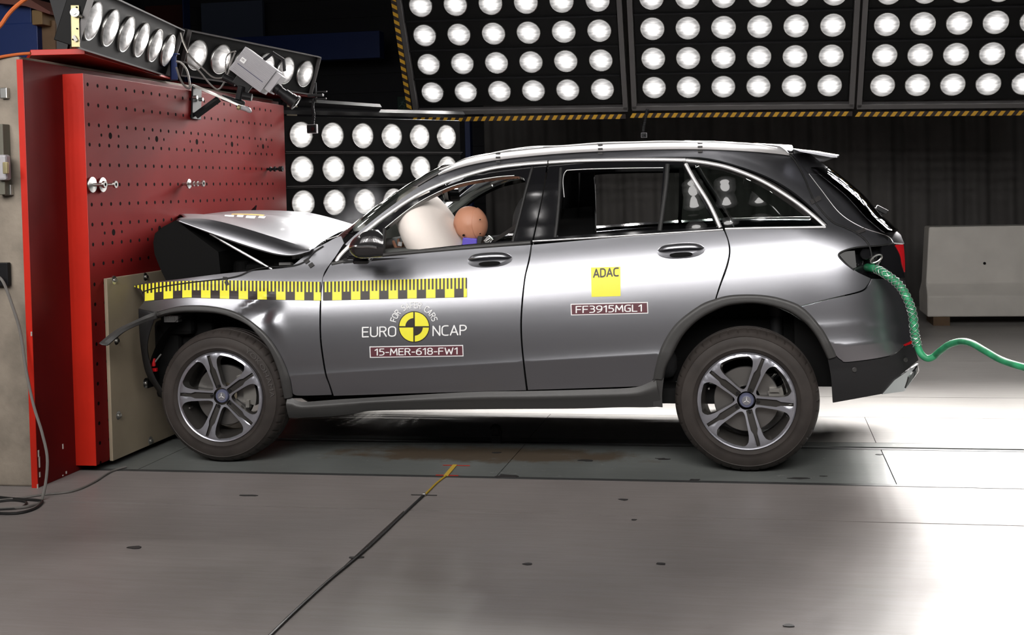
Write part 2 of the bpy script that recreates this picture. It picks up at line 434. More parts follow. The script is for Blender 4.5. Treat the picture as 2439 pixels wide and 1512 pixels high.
FEN = [(318,681,1),(330,676),(345,673,1),(423,665),(526,652),(592,646),(648,641,1),(690,635),(716,617),(741,596,1),(770,582),(800,566),(812,562,1),(819,579,1),(800,609),(786,628),(770,655),(763.5,700),(761,740),(761,790),(764,830),(773.5,889),(783,916),(790,940,1),(720,942),(700,939),(695,928,1),(690.4,902.5),(674.5,860),(656,825.8),(632,794),(605.7,770),(574,749),(545,737),(505,729),(468,726.6),(425.8,729),(383.5,740),(369,744.5,1),(331,733.5,1),(343,717),(338,697)]
fender = panel('front_fender', FEN, 'paint', car, grid=.02, mirror=True, thick=.012)
# rear bumper, upper painted and lower plastic
RB = [(1908,731,1),(1973,714),(2049,696.5),(2069,681),(2078,664,1),(2112,664),(2140,662),(2156,668,1),(2160,700),(2170,775),(2173,812,1),(2153.5,823),(2116.6,847),(2022,861.5),(2003.8,857),(1992,847,1),(1983,827),(1960.7,786),(1932,753)]
rb = panel('rear_bumper', RB, 'paint', car, mirror=True, grid=.025)
LB = [(1971,851.7,1),(1991.5,849,1),(2003.8,859.5),(2022,864),(2116.6,849.5),(2153.5,825),(2173,814,1),(2188,857,1),(2131,905),(2100,938,1),(2040,949),(1984,959,1),(1982,930),(1979,894)]
lb = panel('lower_bumper', LB, 'black_plastic', car, off=.002, mirror=True, grid=.025)
for u, v in ((2035, 880.5), (2157, 857)):
    s, z = inv(u, v, .004); q, n = SP(s, z, .004)
    m = MB(); m.lathe([(.0001, .002), (.009, .002), (.010, .004), (.012, .003), (.013, -.004)], q, n, 20)
    m.build('parking_sensor', 'trim_plastic', lb, smooth=True)
panel('exhaust_trim', [(2131,905,1),(2187.5,866,1),(2189,884,1),(2153.5,931.7,1),(2101,939,1)], 'chrome', car, off=.008, mirror=True, grid=.03)
panel('exhaust_outlet', [(2165,899,1),(2186,872,1),(2188,884,1),(2157,925,1)], 'gloss_black', car, off=.012, grid=.02, mirror=True)
panel('rear_reflector', [(2152,821,1),(2172,811,1),(2172,818,1),(2156,824,1)], 'red_lamp', car, off=.004, mirror=True, grid=.02)
# sill
ribbon('side_sill', [(684,946.5),(702,949),(717,957),(780,953),(841,949),(1107,934),(1262,931),(1400,927.5),(1505.7,923),(1545,911),(1562,901)],
       [(688.6,995),(740,993.5),(797,990.8),(850,984),(903.4,977.5),(1151.4,974.4),(1368.5,973),(1474.7,970),(1540,970),(1577,968)], 'trim_plastic', car,
       lambda t: .001+.022*(t/.28) if t < .28 else .023-.035*(t-.28), n=12, samples=70, mirror=True)
panel('lower_quarter', [(1556,901,1),(1581,901,1),(1577,940),(1578,970,1),(1556,968,1)], 'trim_plastic', car, off=.006, mirror=True, grid=.02)
# wheel arch mouldings
RA_O = [(1556,901),(1562,870),(1577,821.7),(1610.8,770),(1665.6,727.4),(1702,712),(1738.6,703),(1793.4,701),(1842,706),(1884.7,718),(1907.5,729),(1930.3,748.7),(1957.7,782),(1976,812.6),(1992,848)]
RA_I = [(1582,901),(1587,875),(1598.7,852),(1626,800.4),(1665.6,760.8),(1717.3,733.5),(1750,725.5),(1790,722.3),(1823.8,725.9),(1860,735),(1885,746),(1915,767),(1936,790),(1952,815),(1969,851)]
arch_prof = lambda t: .004+.010*min(1, t*6) if t < .8 else .014-.03*((t-.8)/.2)**2
ribbon('wheel_arch_moulding', RA_O, RA_I, 'trim_plastic', car, arch_prof, mirror=True)
FA_O = [(345,752),(383.5,741),(425.8,729),(468,726.6),(505,729),(545,737),(574,749),(605.7,770),(632,794),(656,825.8),(674.5,860),(690.4,902.5),(697,944)]
FA_I = [(345,766.5),(362,763.6),(399,750),(433.8,745),(478.7,744.6),(521,747.8),(558,758),(590,774),(613.7,795),(634,818),(648,840),(665,885),(678,944)]
ribbon('wheel_arch_moulding', FA_O, FA_I, 'trim_plastic', car, arch_prof)
m = MB()   # torn-off end of the front moulding sticking out in front of the plywood
A_ = catmull([(375,741.5),(345,753),(317,766),(285,781),(260,798),(236,818)], 6); B_ = catmull([(375,757),(345,767),(322,776),(296,789),(276,804),(254,823)], 6)
rows = []
for i, (a, b) in enumerate(zip(A_, B_)):
    t = i/(len(A_)-1); y = onx(237, 818, -3.43)[1]*t; pa = ony(*a, y); pb = ony(*b, y); dd = (pb-pa)
    rows += [pa+(0, .012, 0), pa, pa+dd*.5-(0, .012, 0), pb, pb+(0, .014, 0)]
k = len(A_); m.add(rows, [(i*5+j, i*5+j+1, i*5+6+j, i*5+5+j) for i in range(k-1) for j in range(4)]); 
m.build('torn_arch_moulding', 'trim_plastic', car, smooth=True, solid=.004)

# ------------------------------------------------------------------ glasshouse
FW = [(917,544,1),(975,499),(1024,469),(1090,441),(1172,425),(1225,420),(1245,423),(1251,433),(1251.5,450),(1240,500),(1220,573,1),(1100,583),(912,603,1)]
RW = [(1322,564,1),(1328,515),(1334,450),(1338,425),(1343,412),(1360,406.5),(1460,403),(1580,402,1),(1574,480),(1567.5,547,1),(1450,555)]
FRAME_F = [(1240,388,1),(1303,384,1),(1290,470),(1266,578,1),(1240,581),(1000,603),(845,617),(806,621,1),(822,603),(849,579),(916,524),(975,483),(1024,457),(1090,432),(1169,405),(1240,396.5,1)]
ff_ = panel('door_frame', FRAME_F, 'gloss_black', front_door, off=-.006, holes=[FW], grid=.03, thick=.03)
far_copy(ff_, front_door)
FRAME_R = [(1307,392,1),(1466,386),(1627,385.5,1),(1722,545,1),(1500,560),(1270,578.5,1),(1293,470)]
RG = [(1595,393,1),(1625,393,1),(1709,540,1),(1573,548,1),(1582,480)]
fr_ = panel('door_frame', FRAME_R, 'gloss_black', rear_door, off=-.006, holes=[RW, RG], grid=.03, thick=.03)
far_copy(fr_, rear_door)
g = panel('fixed_window', RG, 'glass', rear_door, off=-.008, grid=.05, thick=.002); far_copy(g, rear_door)
QG = [(1643,394,1),(1687.5,399),(1742.8,413),(1816.6,447),(1890,495),(1944,537,1),(1830,538),(1727,540,1),(1690,470)]
panel('quarter_window', QG, 'glass', car, off=-.006, grid=.05, thick=.002, mirror=True)
strip('window_divider', [(1590,391),(1586,440),(1578,500),(1571,550)], 'seal', rear_door, .024, .006, off=-.004)
strip('window_trim', [(1344,470),(1341,430),(1347,409),(1365,404.5),(1460,401),(1580,399.5)], 'alu', rear_door, .005, .003, off=-.004)
strip('window_seal', [(1322,566),(1328,515),(1333,450),(1336,400)], 'seal', rear_door, .018, .006, off=-.004)
strip('window_seal', [(1221,576),(1237,515),(1252,455),(1268,398)], 'seal', front_door, .016, .006, off=-.004)
strip('window_trim', [(917,543),(975,497),(1024,467),(1090,439),(1172,423),(1225,418)], 'alu', front_door, .005, .003, off=-.004)
strip('sail_strut', [(915,544),(911,605)], 'seal', front_door, .018, .006, off=-.004)
# bright surround
strip('window_surround', [(801,623),(812,606),(849,570),(880,543),(916,515),(975,475),(1024,449),(1090,423),(1169,400.5),(1243,390.5),(1304,386)], 'alu', car, .024, .007, off=-.001, mirror=True)
strip('window_surround', [(1307,386),(1380,382),(1466,380),(1560,379.5),(1633,380.5)], 'alu', car, .022, .007, off=-.001, mirror=True)
strip('window_surround', [(1634,381),(1687.5,388),(1742.8,401),(1816.6,431),(1890,476),(1940,515),(1966,538)], 'alu', car, .022, .007, off=-.001, mirror=True)
strip('window_surround', [(1966,540.5),(1900,541.5),(1800,543),(1727,545)], 'alu', car, .014, .006, off=-.001, mirror=True)
strip('window_surround', [(1633,390),(1655,430),(1690,486),(1716,542)], 'alu', rear_door, .020, .005, off=-.002)
strip('belt_moulding', [(790,628),(840,618),(912,607),(1100,590),(1264,577)], 'trim_plastic', front_door, .022, .007)
strip('belt_moulding', [(1269,574.5),(1400,567),(1560,557),(1722,547)], 'alu', rear_door, .010, .006)
for n_ in list(front_door.children)+list(rear_door.children):
    pass
for pr in (front_door, rear_door):
    far = [o for o in bpy.data.objects if o.parent == car and o.data == pr.data and o != pr][0]
    for ch in list(pr.children):
        if ch.scale.y > 0:       # near-side piece: its copy hangs on the far door
            c = ch.copy(); COL.objects.link(c); c.parent = far; c.location = (0, 0, 0); WT[c.name] = Vector((0, 0, 0))
        else: bpy.data.objects.remove(ch)

# door handles
def handle(u, v, parent):
    s, z = inv(u, v); P0, n = SP(s, z); n = Vector(n); t = Vector((1, 0, .045)).normalized(); b = n.cross(t)*-1
    if b.z < 0: b = -b
    R = Matrix((t, n, b)).transposed(); c = Vector(P0)
    m = MB(); L = 28; vs = []
    for i in range(L+1):
        a = -1+2*i/L; hh = .042*math.sqrt(max(0, 1-abs(a)**2.6)); 
        for j in range(9):
            q = -1+2*j/8; vs.append(c+R @ Vector((a*.125, .004-.006*(1-q*q)*(1-a*a), q*hh)))
    m.add(vs, [(i*9+j, i*9+j+1, i*9+10+j, i*9+9+j) for i in range(L) for j in range(8)])
    cup = m.build('handle_recess', 'gloss_black' if False else 'paint', parent, smooth=True)
    m = MB(); vs = []
    for i in range(L+1):
        a = -1+2*i/L
        for j in range(12):
            th = 2*PI*j/12; h = .017*(1-.15*a*a); 
            vs.append(c+R @ Vector((a*.120, .006+.028*(1-a**4)+.011*math.cos(th)*(1-a**8)-.006*math.sin(th), .008+.02*(1-a*a)*.3+h*math.sin(th)*(1-a**10))))
    m.add(vs, [(i*12+j, i*12+(j+1) % 12, (i+1)*12+(j+1) % 12, (i+1)*12+j) for i in range(L) for j in range(12)]+[list(range(12)), [L*12+j for j in range(12)]])
    m.build('handle', 'paint', parent, smooth=True)
    m = MB(); vs = []
    for i in range(L+1):
        a = -1+2*i/L; hh = .012*math.sqrt(max(0, 1-abs(a)**3))
        for j in range(5):
            q = -1+2*j/4; vs.append(c+R @ Vector((a*.060, .009, -.024+q*hh)))
    m.add(vs, [(i*5+j, i*5+j+1, i*5+6+j, i*5+5+j) for i in range(L) for j in range(4)])
    m.build('handle_shadow_gap', 'dark', parent, smooth=True)
handle(1167, 619, front_door); handle(1622, 597, rear_door)

# roof, windscreen, hood ------------------------------------------------------------------
# top edge px samples of the near side -> upper body line
ROOF = [inv(u, v) for u, v in catmull([(1050,409),(1120,392),(1193.6,378),(1292,367),(1430,360),(1560,355.5),(1690,356),(1800,359.5),(1890,365)], 5)]
ROOFP = [SP(s, z)[0] for s, z in ROOF]
def roof_fn(u, v):
    i = u*(len(ROOFP)-1); k = min(int(i), len(ROOFP)-2); t = i-k; p = ROOFP[k]*(1-t)+ROOFP[k+1]*t
    y = p[1]+(2*(YC-p[1]))*v; q = 4*v*(1-v); return Vector((p[0]-.0*q, y, p[2]+.055*q**.6*min(1, .3+u*4)))
m = MB().grid(roof_fn, 60, 24); roof = m.build('roof', 'paint', car, smooth=True, solid=.004)
m = MB().grid(lambda u, v: roof_fn(u, v)-Vector((0, 0, .035)), 30, 12); m.build('headliner', 'headliner', car, smooth=True)
def rail_pts(off):
    return catmull([(1046,409),(1107,388),(1184,373),(1292,361),(1400,353.5),(1550,348),(1670,347.5),(1780,352),(1850,358),(1880,362)], 6)
vs = []; RP = rail_pts(0); k = len(RP)
for i, (u, v) in enumerate(RP):
    s, z = inv(u, v+7); P0 = SP(s, z)[0]; t = i/(k-1); h = .046*min(1, t*7+.25, (1-t)*9+.2)
    for dy, dz in ((-.014, 0), (-.017, .3), (-.016, .72), (-.008, .97), (.006, 1), (.018, .85), (.020, 0)):
        vs.append(P0+np.array([0, dy, dz*h-.003]))
m = MB().add(vs, [(i*7+j, i*7+j+1, i*7+8+j, i*7+7+j) for i in range(k-1) for j in range(6)]+[list(range(7)), [(k-1)*7+j for j in range(7)]])
rail = m.build('roof_rail', 'alu', car, smooth=True, angle=50); far_copy(rail, car)
for uu, vv_ in ((1188,376),(1431,356),(1668,351)):
    s, z = inv(uu, vv_+4); P0 = SP(s, z)[0]
    for dz in (-.012, .012, .034): MB().box(P0+np.array([0, -.019, dz]), (.025, .004, .010)).build('tape_patch', 'tape', rail)
# windscreen: from cowl to roof front
WSB = [SP(*inv(u, v))[0] for u, v in catmull([(818,570),(860,536),(905,500),(960,461),(1010,430),(1052,408)], 5)]
def ws_fn(u, v):
    i = u*(len(WSB)-1); k = min(int(i), len(WSB)-2); t = i-k; p = WSB[k]*(1-t)+WSB[k+1]*t
    q = (4*v*(1-v))**.55; y = p[1]+2*(YC-p[1])*v
    return Vector((p[0]-(.16*(1-u)+.07*u)*q, y, p[2]+(.02+.03*u)*q))
m = MB().grid(ws_fn, 20, 24); ws = m.build('windscreen', 'glass', car, smooth=True)
# rear window and tailgate
def rear_line(dy=0): return [(1973,398.5),(2008,426),(2055,466),(2096,513),(2137,548)]
RLN = [ony(u, v, .5) for u, v in catmull(rear_line(), 5)]
def rw_fn(u, v):
    i = u*(len(RLN)-1); k = min(int(i), len(RLN)-2); t = i-k; p = RLN[k]*(1-t)+RLN[k+1]*t
    y0 = .36+(.13-.36)*u; y = y0+2*(YC-y0)*v; q = (4*v*(1-v))
    return Vector((p[0]-.10+.13*q**.6, y, p[2]))
m = MB().grid(rw_fn, 16, 20); m.build('rear_window', 'darkglass', car, smooth=True, solid=.004)
TG = [(1927,413.5,1),(1967,419,1),(1990,448),(2022.3,479),(2051,503),(2096,524),(2116,541),(2137,552),(2152,565,1),(2154,580,1),(2129,577,1),(2111.8,559.5),(2052.8,539),(2001,506),(1956.8,451)]
tg = panel('tailgate', TG, 'paint', car, off=.0, grid=.02, mirror=True)
strip('tailgate_seam', [(1968,420),(1990,446),(2022.3,477),(2051,501),(2096,522),(2114,540)], 'gloss_black', car, .02, .004, mirror=True)
# spoiler
tip = [ony(1890,355.5,.3), ony(1940,362,.3), ony(1994,371,.3), ony(1992,377,.3), ony(1979,376,.3), ony(1972,392,.3), ony(1966,419,.3), ony(1927,413,.3), ony(1905,388,.3), ony(1886,366,.3)]
def sp_pt(i, v):
    p = tip[i]; y0 = SP(*inv(*proj(p)))[0][1]+.005 if i >= 5 or i == 0 else .30
    y0 = .27; q = (4*v*(1-v))**.6
    return Vector((p[0]+.03*q*(1 if i in (1, 2, 3, 4) else .3), y0+2*(YC-y0)*v, p[2]+.012*q))
tip = tip[:3]+[ony(1993,375.5,.3), ony(1979,375,.3), ony(1935,367,.3), ony(1905,361.5,.3)]
n = len(tip); vs = [sp_pt(i, j/20) for j in range(21) for i in range(n)]
m = MB().add(vs, [(j*n+i, j*n+(i+1) % n, (j+1)*n+(i+1) % n, (j+1)*n+i) for j in range(20) for i in range(n)]+[list(range(n)), [20*n+i for i in range(n)]])
spo = m.build('roof_spoiler', 'paint', car, smooth=True, angle=35)
panel('spoiler_side', [(1887,366,1),(1940,364),(1992,373,1),(1979,377,1),(1972,393),(1966,418.5,1),(1927,412.5,1),(1906,388)], 'paint', car, off=.002, grid=.02, mirror=True)
# wiper pivot on the tailgate glass
m = MB(); a = ony(2100,500,.9); m.box(a, (.07, .05, .03), Euler((0, .5, 0)).to_matrix()); m.cyl(a+(-.02, 0, -.03), a+(.02, 0, .0), .015)
m.build('rear_wiper', 'black_plastic', car, bevel=.006)
# tail lamp cavity
CAV = [(1997,607,1),(2014,596),(2047,589),(2096,585),(2130,580,1),(2154,582,1),(2157,663,1),(2112.5,663),(2078,663),(2034.6,642.5)]
def cavfn(s, z, off=0):
    p, n_ = SP(s, z, 0); d = .09*min(1, max(0, (s-.42))/.12) if s > .42 else 0
    return p-n_*(.01+d), n_
loop = px_loop(CAV)
mesh_panel('tail_lamp_cavity', loop, 'gloss_black', car, fn=cavfn, grid=.02, mirror=True)
m = MB(); m.box((.62, .92, 1.02), (.22, 1.44, .34)); m.box((.5, .92, .62), (.5, 1.5, .4)); m.build('rear_crossmember', 'dark', car)
panel('lamp_bracket', [(1999,607,1),(2014,599),(2036,597,1),(2040,636,1),(2030,638),(2012,622)], 'headlamp', car, off=-.006, grid=.02)
m = MB(); c = ony(2062, 618, .16); m.cyl(c+(0, .08, .03), c+(0, -.02, .03), .03, 16); m.box(c+(.05, .06, -.02), (.05, .05, .12)); m.build('lamp_socket', 'gloss_black', car, bevel=.004)
panel('tail_lamp', [(2133,583,1),(2152,582,1),(2155,612),(2156,648,1),(2150,630),(2147,612),(2141,597)], 'red_lamp', car, off=.0, grid=.02, mirror=True)
panel('tail_lamp_cluster', [(2100,587,1),(2134,581,1),(2142,598),(2148,622),(2155,661,1),(2128,664),(2104,663,1),(2098,625)], 'gloss_black', car, off=-.004, grid=.02, mirror=True)
strip('tailgate_highlight', [(1927,414),(1957,453),(2001,508),(2053,541),(2112,561),(2127,576)], 'alu', car, .004, .002, off=.0, mirror=True)  # bright strip put in for the highlight along the tailgate seam
strip('tail_lamp_rim', [(2034,643),(2010,624),(1997,607),(2014,595.5),(2047,588),(2096,584.5),(2128,579.5)], 'seal', car, .008, .004, mirror=True)
# ------------------------------------------------------------------ hood, nose, engine bay
def lerp(a, b, t): return np.array(a)+(np.array(b)-np.array(a))*t
def poly_at(path, t):
    d = np.r_[0, np.cumsum(np.linalg.norm(np.diff(path, axis=0), axis=1))]; x = t*d[-1]
    return np.array([np.interp(x, d, path[:, i]) for i in range(path.shape[1])])
HN = np.array([ony(u, v, .10) for u, v in catmull([(420,525),(491,553),(565,580),(626,599),(665,608),(700,609),(738,598)], 5)])     # near lower edge
HCR = np.array([ony(u, v, .17) for u, v in catmull([(440,519),(500,524),(560,538),(640,562),(700,581),(748,592)], 5)])             # crease
HT = np.array([ony(u, v, .95) for u, v in catmull([(418,521),(480,514),(560,510.5),(640,512),(712,520),(770,533),(822,549)], 5)])   # ridge near centre
def hood_fn(u, v):
    near, cr, mid = poly_at(HN, u), poly_at(HCR, u), poly_at(HT, u)
    t = v if v <= .5 else 1-v
    if t < .12: p = lerp(near, cr, t/.12); p = p+np.array([0, -.012, .004])*math.sin(t/.12*PI)
    else:
        k = (t-.12)/.38; p = lerp(cr, mid, k); p = p+np.array([0, 0, .018])*math.sin(k*PI)
        p = p+np.array([0, 0, .006])*math.sin(u*9+k*4)*math.sin(k*PI)
    if v > .5: p = np.array([p[0], 2*YC-p[1], p[2]-.0])
    return Vector(p)
m = MB().grid(hood_fn, 40, 75); hood = m.build('hood', 'paint', car, smooth=True, solid=.006, angle=14)
m = MB(); c = ony(655, 526, .9)
for du, wd, ht in ((-45, 22, 5), (-20, 18, 4), (4, 22, 5), (28, 18, 5)):
    q = ony(650+du, 524, .8)
m = MB()   # pale lettering on the hood top
def on_hood(u, v, dz=.004): return hood_fn(u, v)+Vector((0, 0, dz))
for (u0, u1, v0, v1) in ((.30,.36,.30,.36),(.38,.42,.31,.37),(.44,.50,.30,.36),(.52,.56,.32,.37)):
    m.grid(lambda a, b: on_hood(u0+(u1-u0)*a, v0+(v1-v0)*b), 4, 4)
m.build('hood_sticker', 'white', hood)
m = MB(); m.grid(lambda a, b: on_hood(.34+.2*a, .38+.07*b), 8, 6); m.build('hood_sticker', mat('orange_vinyl', (.6, .35, .08), .5), hood)
# near edge strut rod
m = MB(); a = ony(500,557,.2); b = ony(648,641,.16); m.cyl(a, b, .0055, 8); mid_ = lerp(a, b, .17); m.cyl(mid_, lerp(a, b, .85), .008, 8)
m.build('hood_strut', 'alu', car, smooth=True)
# nose: grille and slam panel pushed up under the hood
def nose_loop(y, k):
    pts = [(420,524),(388,540),(369,556),(365,578),(368,605),(380,636),(396,669),(470,662),(525,650),(520,600),(450,548)]
    return [Vector(ony(u, v, .14))+Vector((-.0-.10*k, y-.14, .015*k)) for u, v in pts]
vs = []; ys = [.14,.2,.35,.6,.92,1.24,1.49,1.64,1.70]
for y in ys: vs += nose_loop(y, 1-abs(y-.92)/.78 if abs(y-.92) < .78 else 0)
n = 11; m = MB().add(vs, [(j*n+i, j*n+(i+1) % n, (j+1)*n+(i+1) % n, (j+1)*n+i) for j in range(len(ys)-1) for i in range(n)]+[list(range(n)), [(len(ys)-1)*n+i for i in range(n)]])
m.build('front_grille', 'dark', car, smooth=True, angle=30)
m = MB()
m.box((-2.84, .92, .93), (.85, 1.30, .16)); m.box((-2.86, .6, 1.03), (.42, .45, .10)); m.box((-2.5, .95, 1.06), (.35, 1.0, .08)); m.box((-2.72,.33,1.01),(.25,.22,.09))
m.box((-3.12, .92, .75), (.22, 1.4, .5)); m.cyl((-2.62, .35, 1.0), (-2.62, .35, 1.09), .06); m.cyl((-2.9, .4, 1.0), (-2.9, .4, 1.1), .045)
m.build('engine', 'under', car, bevel=.02)
for i in range(5): q = ony(700+i*7, 617-i*2, .28); MB().cyl(q, q+(0, 0, .02), .012, 10).build('engine_fitting', 'zinc', car)
MB().box(ony(680, 628, .25), (.07, .02, .015)).build('engine_clip', 'zinc', car)
# front bumper remains squeezed against the plywood
m = MB(); vs = []
fr = catmull([(331,735),(334,800),(342,860),(352,895),(372,925),(388,950)], 4); bk = catmull([(372,745),(356,790),(350,830),(358,870),(372,905),(392,935)], 4)
for a, b in zip(fr, bk): vs += [ony(*a, .05), ony(*b, .03), ony(*b, .09)]
k = len(fr); m.add(vs, [(i*3+j, i*3+j+1, i*3+4+j, i*3+3+j) for i in range(k-1) for j in range(2)])
m.build('bumper_remnant', 'black_plastic', car, smooth=True, solid=.01)
m = MB(); m.box((-3.27, .92, .55), (.16, 1.5, .45)); m.box((-3.2, .35, .78), (.2, .4, .18)); m.build('crash_beam', 'dark', car, bevel=.03)
m = MB(); q = ony(366, 872, .09); m.cyl(q, q+(0, 0, .045), .012, 10); m.box(q+(.005, 0, -.02), (.03, .02, .02)); m.build('horn_connector', 'red_lamp', car, bevel=.002)
m = MB(); m.cyl(ony(369, 862, .09), ony(384, 843, .1), .005, 8); m.build('wire_stub', 'zinc', car)
m = MB(); q = ony(408, 760, .06); m.box(q+(0, .02, 0), (.085, .05, .035)); 
for i in range(7): m.box(q+(-.036+i*.012, -.006, .006), (.004, .006, .026))
m.build('fender_clip', 'trim_plastic', car, bevel=.008)
# cowl and wipers under the windscreen
m = MB(); m.box((-2.12, .92, 1.13), (.26, 1.35, .10), Euler((0, -.3, 0)).to_matrix()); 
for t in range(4): m.tube([ony(762+t*5, 584-t*4, .25), ony(792+t*3, 570-t*2, .35), ony(815, 560, .5)], .006, 6)
m.build('cowl', 'black_plastic', car, bevel=.01)
# firewall, floor pan, inner shells
m = MB(); m.box((-2.13, .92, .72), (.06, 1.6, .80)); m.box((-1.15, .92, .38), (2.1, 1.66, .08)); m.box((.32, .92, .52), (.9, 1.3, .10)); m.box((-2.5, .92, .40), (.75, 1.1, .2))
m.box((-.75, .92, .33), (1.1, .5, .1)); m.build('floor_pan', 'under', car)
for y in (.13, 1.71):
    m = MB(); m.box((-1.45, y, .75), (1.45, .03, .74)); m.box((-.62, y, .77), (.25, .03, .78)); m.build('door_card', 'seatfab', car)
# wheel well liners
for xc in (-2.873, 0.0):
    for y0, y1 in ((.05, .30), (1.54, 1.79)):
        m = MB(); R_ = .455; vs = []; K = 24
        for i in range(K+1):
            th = -.03+(PI+.06)*i/K; 
            for y in (y0, y1): vs.append((xc+R_*math.cos(th), y, .42+R_*math.sin(th)))
        m.add(vs, [(2*i, 2*i+1, 2*i+3, 2*i+2) for i in range(K)])
        yi = y1 if y0 < 1 else y0
        m.add([(xc, yi, .5)]+[(xc+R_*math.cos(-.03+(PI+.06)*i/K), yi, .42+R_*math.sin(-.03+(PI+.06)*i/K)) for i in range(K+1)], [(0, i+1, i+2) for i in range(K)])
        m.build('wheel_liner', 'under', car, smooth=True)
m = MB(); q = Vector((.16, .30, .78)); m.cyl(q, q+Vector((0, 0, -.2)), .035, 16); m.cyl(q, q+Vector((0, 0, .05)), .05, 16); m.build('shock_absorber', 'black_plastic', car, smooth=True)
# dashboard, steering column, seats, mirror, belt
m = MB(); m.box((-1.86, .92, 1.06), (.42, 1.5, .2)); m.box((-1.6, .92, .75), (.4, .26, .5)); m.build('dashboard', mat('grey_dashboard', (.1, .105, .1), .7), car, bevel=.05)
m = MB(); 
ring = [Vector((-1.52, .55, 1.0))+Euler((0, -.42, 0)).to_matrix() @ Vector((0, .185*math.cos(a), .185*math.sin(a))) for a in np.linspace(0, 2*PI, 33)]
m.tube(ring, .016, 8); m.cyl((-1.52, .55, 1.0), (-1.8, .55, .9), .04); m.build('steering_wheel', 'seatfab', car, smooth=True)
def seat(x, y, name='front_seat', w=.5):
    m = MB(); R = Euler((0, .32, 0)).to_matrix()
    m.box((x, y, .55), (.5, w, .16)); m.box((x+.30, y, .88), (.13, w-.04, .62), R)
    s = m.build(name, 'seatfab', car, bevel=.05, smooth=True)
    m = MB(); c = Vector((x+.38, y, 1.33)); m.ball(c, (.055, .13, .125), R, 20, 14)
    m.cyl(c+Vector((-.02, .06, -.1)), c+Vector((-.06, .06, -.24)), .008, 8); m.cyl(c+Vector((-.02, -.06, -.1)), c+Vector((-.06, -.06, -.24)), .008, 8)
    m.build('headrest', 'seatfab', s, smooth=True)
seat(-1.62, .54); seat(-1.62, 1.30)
m = MB(); m.box((-.38, .92, .85), (.14, 1.4, .62), Euler((0, .3, 0)).to_matrix()); m.box((-.62, .92, .52), (.5, 1.4, .16)); m.build('rear_seat', 'seatfab', car, bevel=.05, smooth=True)
m = MB(); m.box((-1.13, 1.66, 1.35), (.30, .05, .62)); m.build('pillar_lining', 'seatfab', car, bevel=.02)
m = MB(); c = ony(1075, 464, .9); m.box(c, (.045, .24, .085), Euler((0, -.15, 0)).to_matrix()); m.cyl(c+(-.02, 0, .03), c+(-.08, 0, .10), .012); m.build('rear_view_mirror', 'gloss_black', car, bevel=.012)
m = MB(); a = Vector(ony(1228,540,.28)); b = Vector(ony(1170,577,.42)); c = Vector(ony(1158,600,.42)); u_ = Vector((.012, -.01, .02))
m.add([a-u_, a+u_, b+u_*.7, b-u_*.7, c+u_*.7, c-u_*.7], [(0, 1, 2, 3), (3, 2, 4, 5)]); sb = m.build('seat_belt', 'seal', car, solid=.002)
m = MB(); m.box(Vector(ony(1163,571,.40)), (.045, .02, .03), Euler((0, -.8, 0)).to_matrix()); m.cyl(Vector(ony(1158,574,.39)), Vector(ony(1170,566,.39)), .006, 8); m.build('belt_sensor', 'zinc', sb, bevel=.003)
# pale grey lining of the far windscreen pillar
for yy in (1.57,):
    m = MB(); m.tube([SP(*inv(u, v))[0]*np.array([1, 0, 1])+np.array([0, yy, -.06]) for u, v in ((830,575),(905,505),(975,455),(1052,412))], .025, 8)
    m.build('pillar_lining', 'headliner', car, smooth=True)

MT['pale_standin'] = mat('pale_standin_grey', (.8, .84, .8), .85)
# airbag ------------------------------------------------------------------
bagc = Vector(ony(1032, 562, .52)); R = Euler((0, -.5, 0)).to_matrix()
m = MB(); prof = [(0.0001, -.17)]
for i in range(15):
    t = i/14; a = -PI/2+PI*t; prof.append((.315*math.cos(a)**.75 if t not in (0, 1) else .0001, .142*math.sin(a)))
vs = []; N = 40
for j in range(N):
    for i in range(1, 16):
        r, h = prof[i]; th = 2*PI*j/N; wr = 1+.012*math.sin(th*9)*(r/.32)
        vs.append(bagc+R @ Vector((h*1.0, r*wr*math.cos(th), r*wr*math.sin(th))))
m.add(vs, [(j*15+i, j*15+i+1, ((j+1) % N)*15+i+1, ((j+1) % N)*15+i) for j in range(N) for i in range(14)])
bag = m.build('airbag', 'airbag', car, smooth=True)
m = MB(); m.ball(ony(948, 580, 1.3), (.2, .28, .24), Euler((0, -.4, 0)).to_matrix(), 28, 18); m.build('airbag', 'pale_standin', car, smooth=True)  # added pale ball standing in for the bright haze and dash behind the hand
m = MB(); seam = [bagc+R @ Vector((.08*math.sin(a*3)*.2-.12, .29*math.cos(a), .29*math.sin(a))) for a in np.linspace(.2, 2.0, 16)]
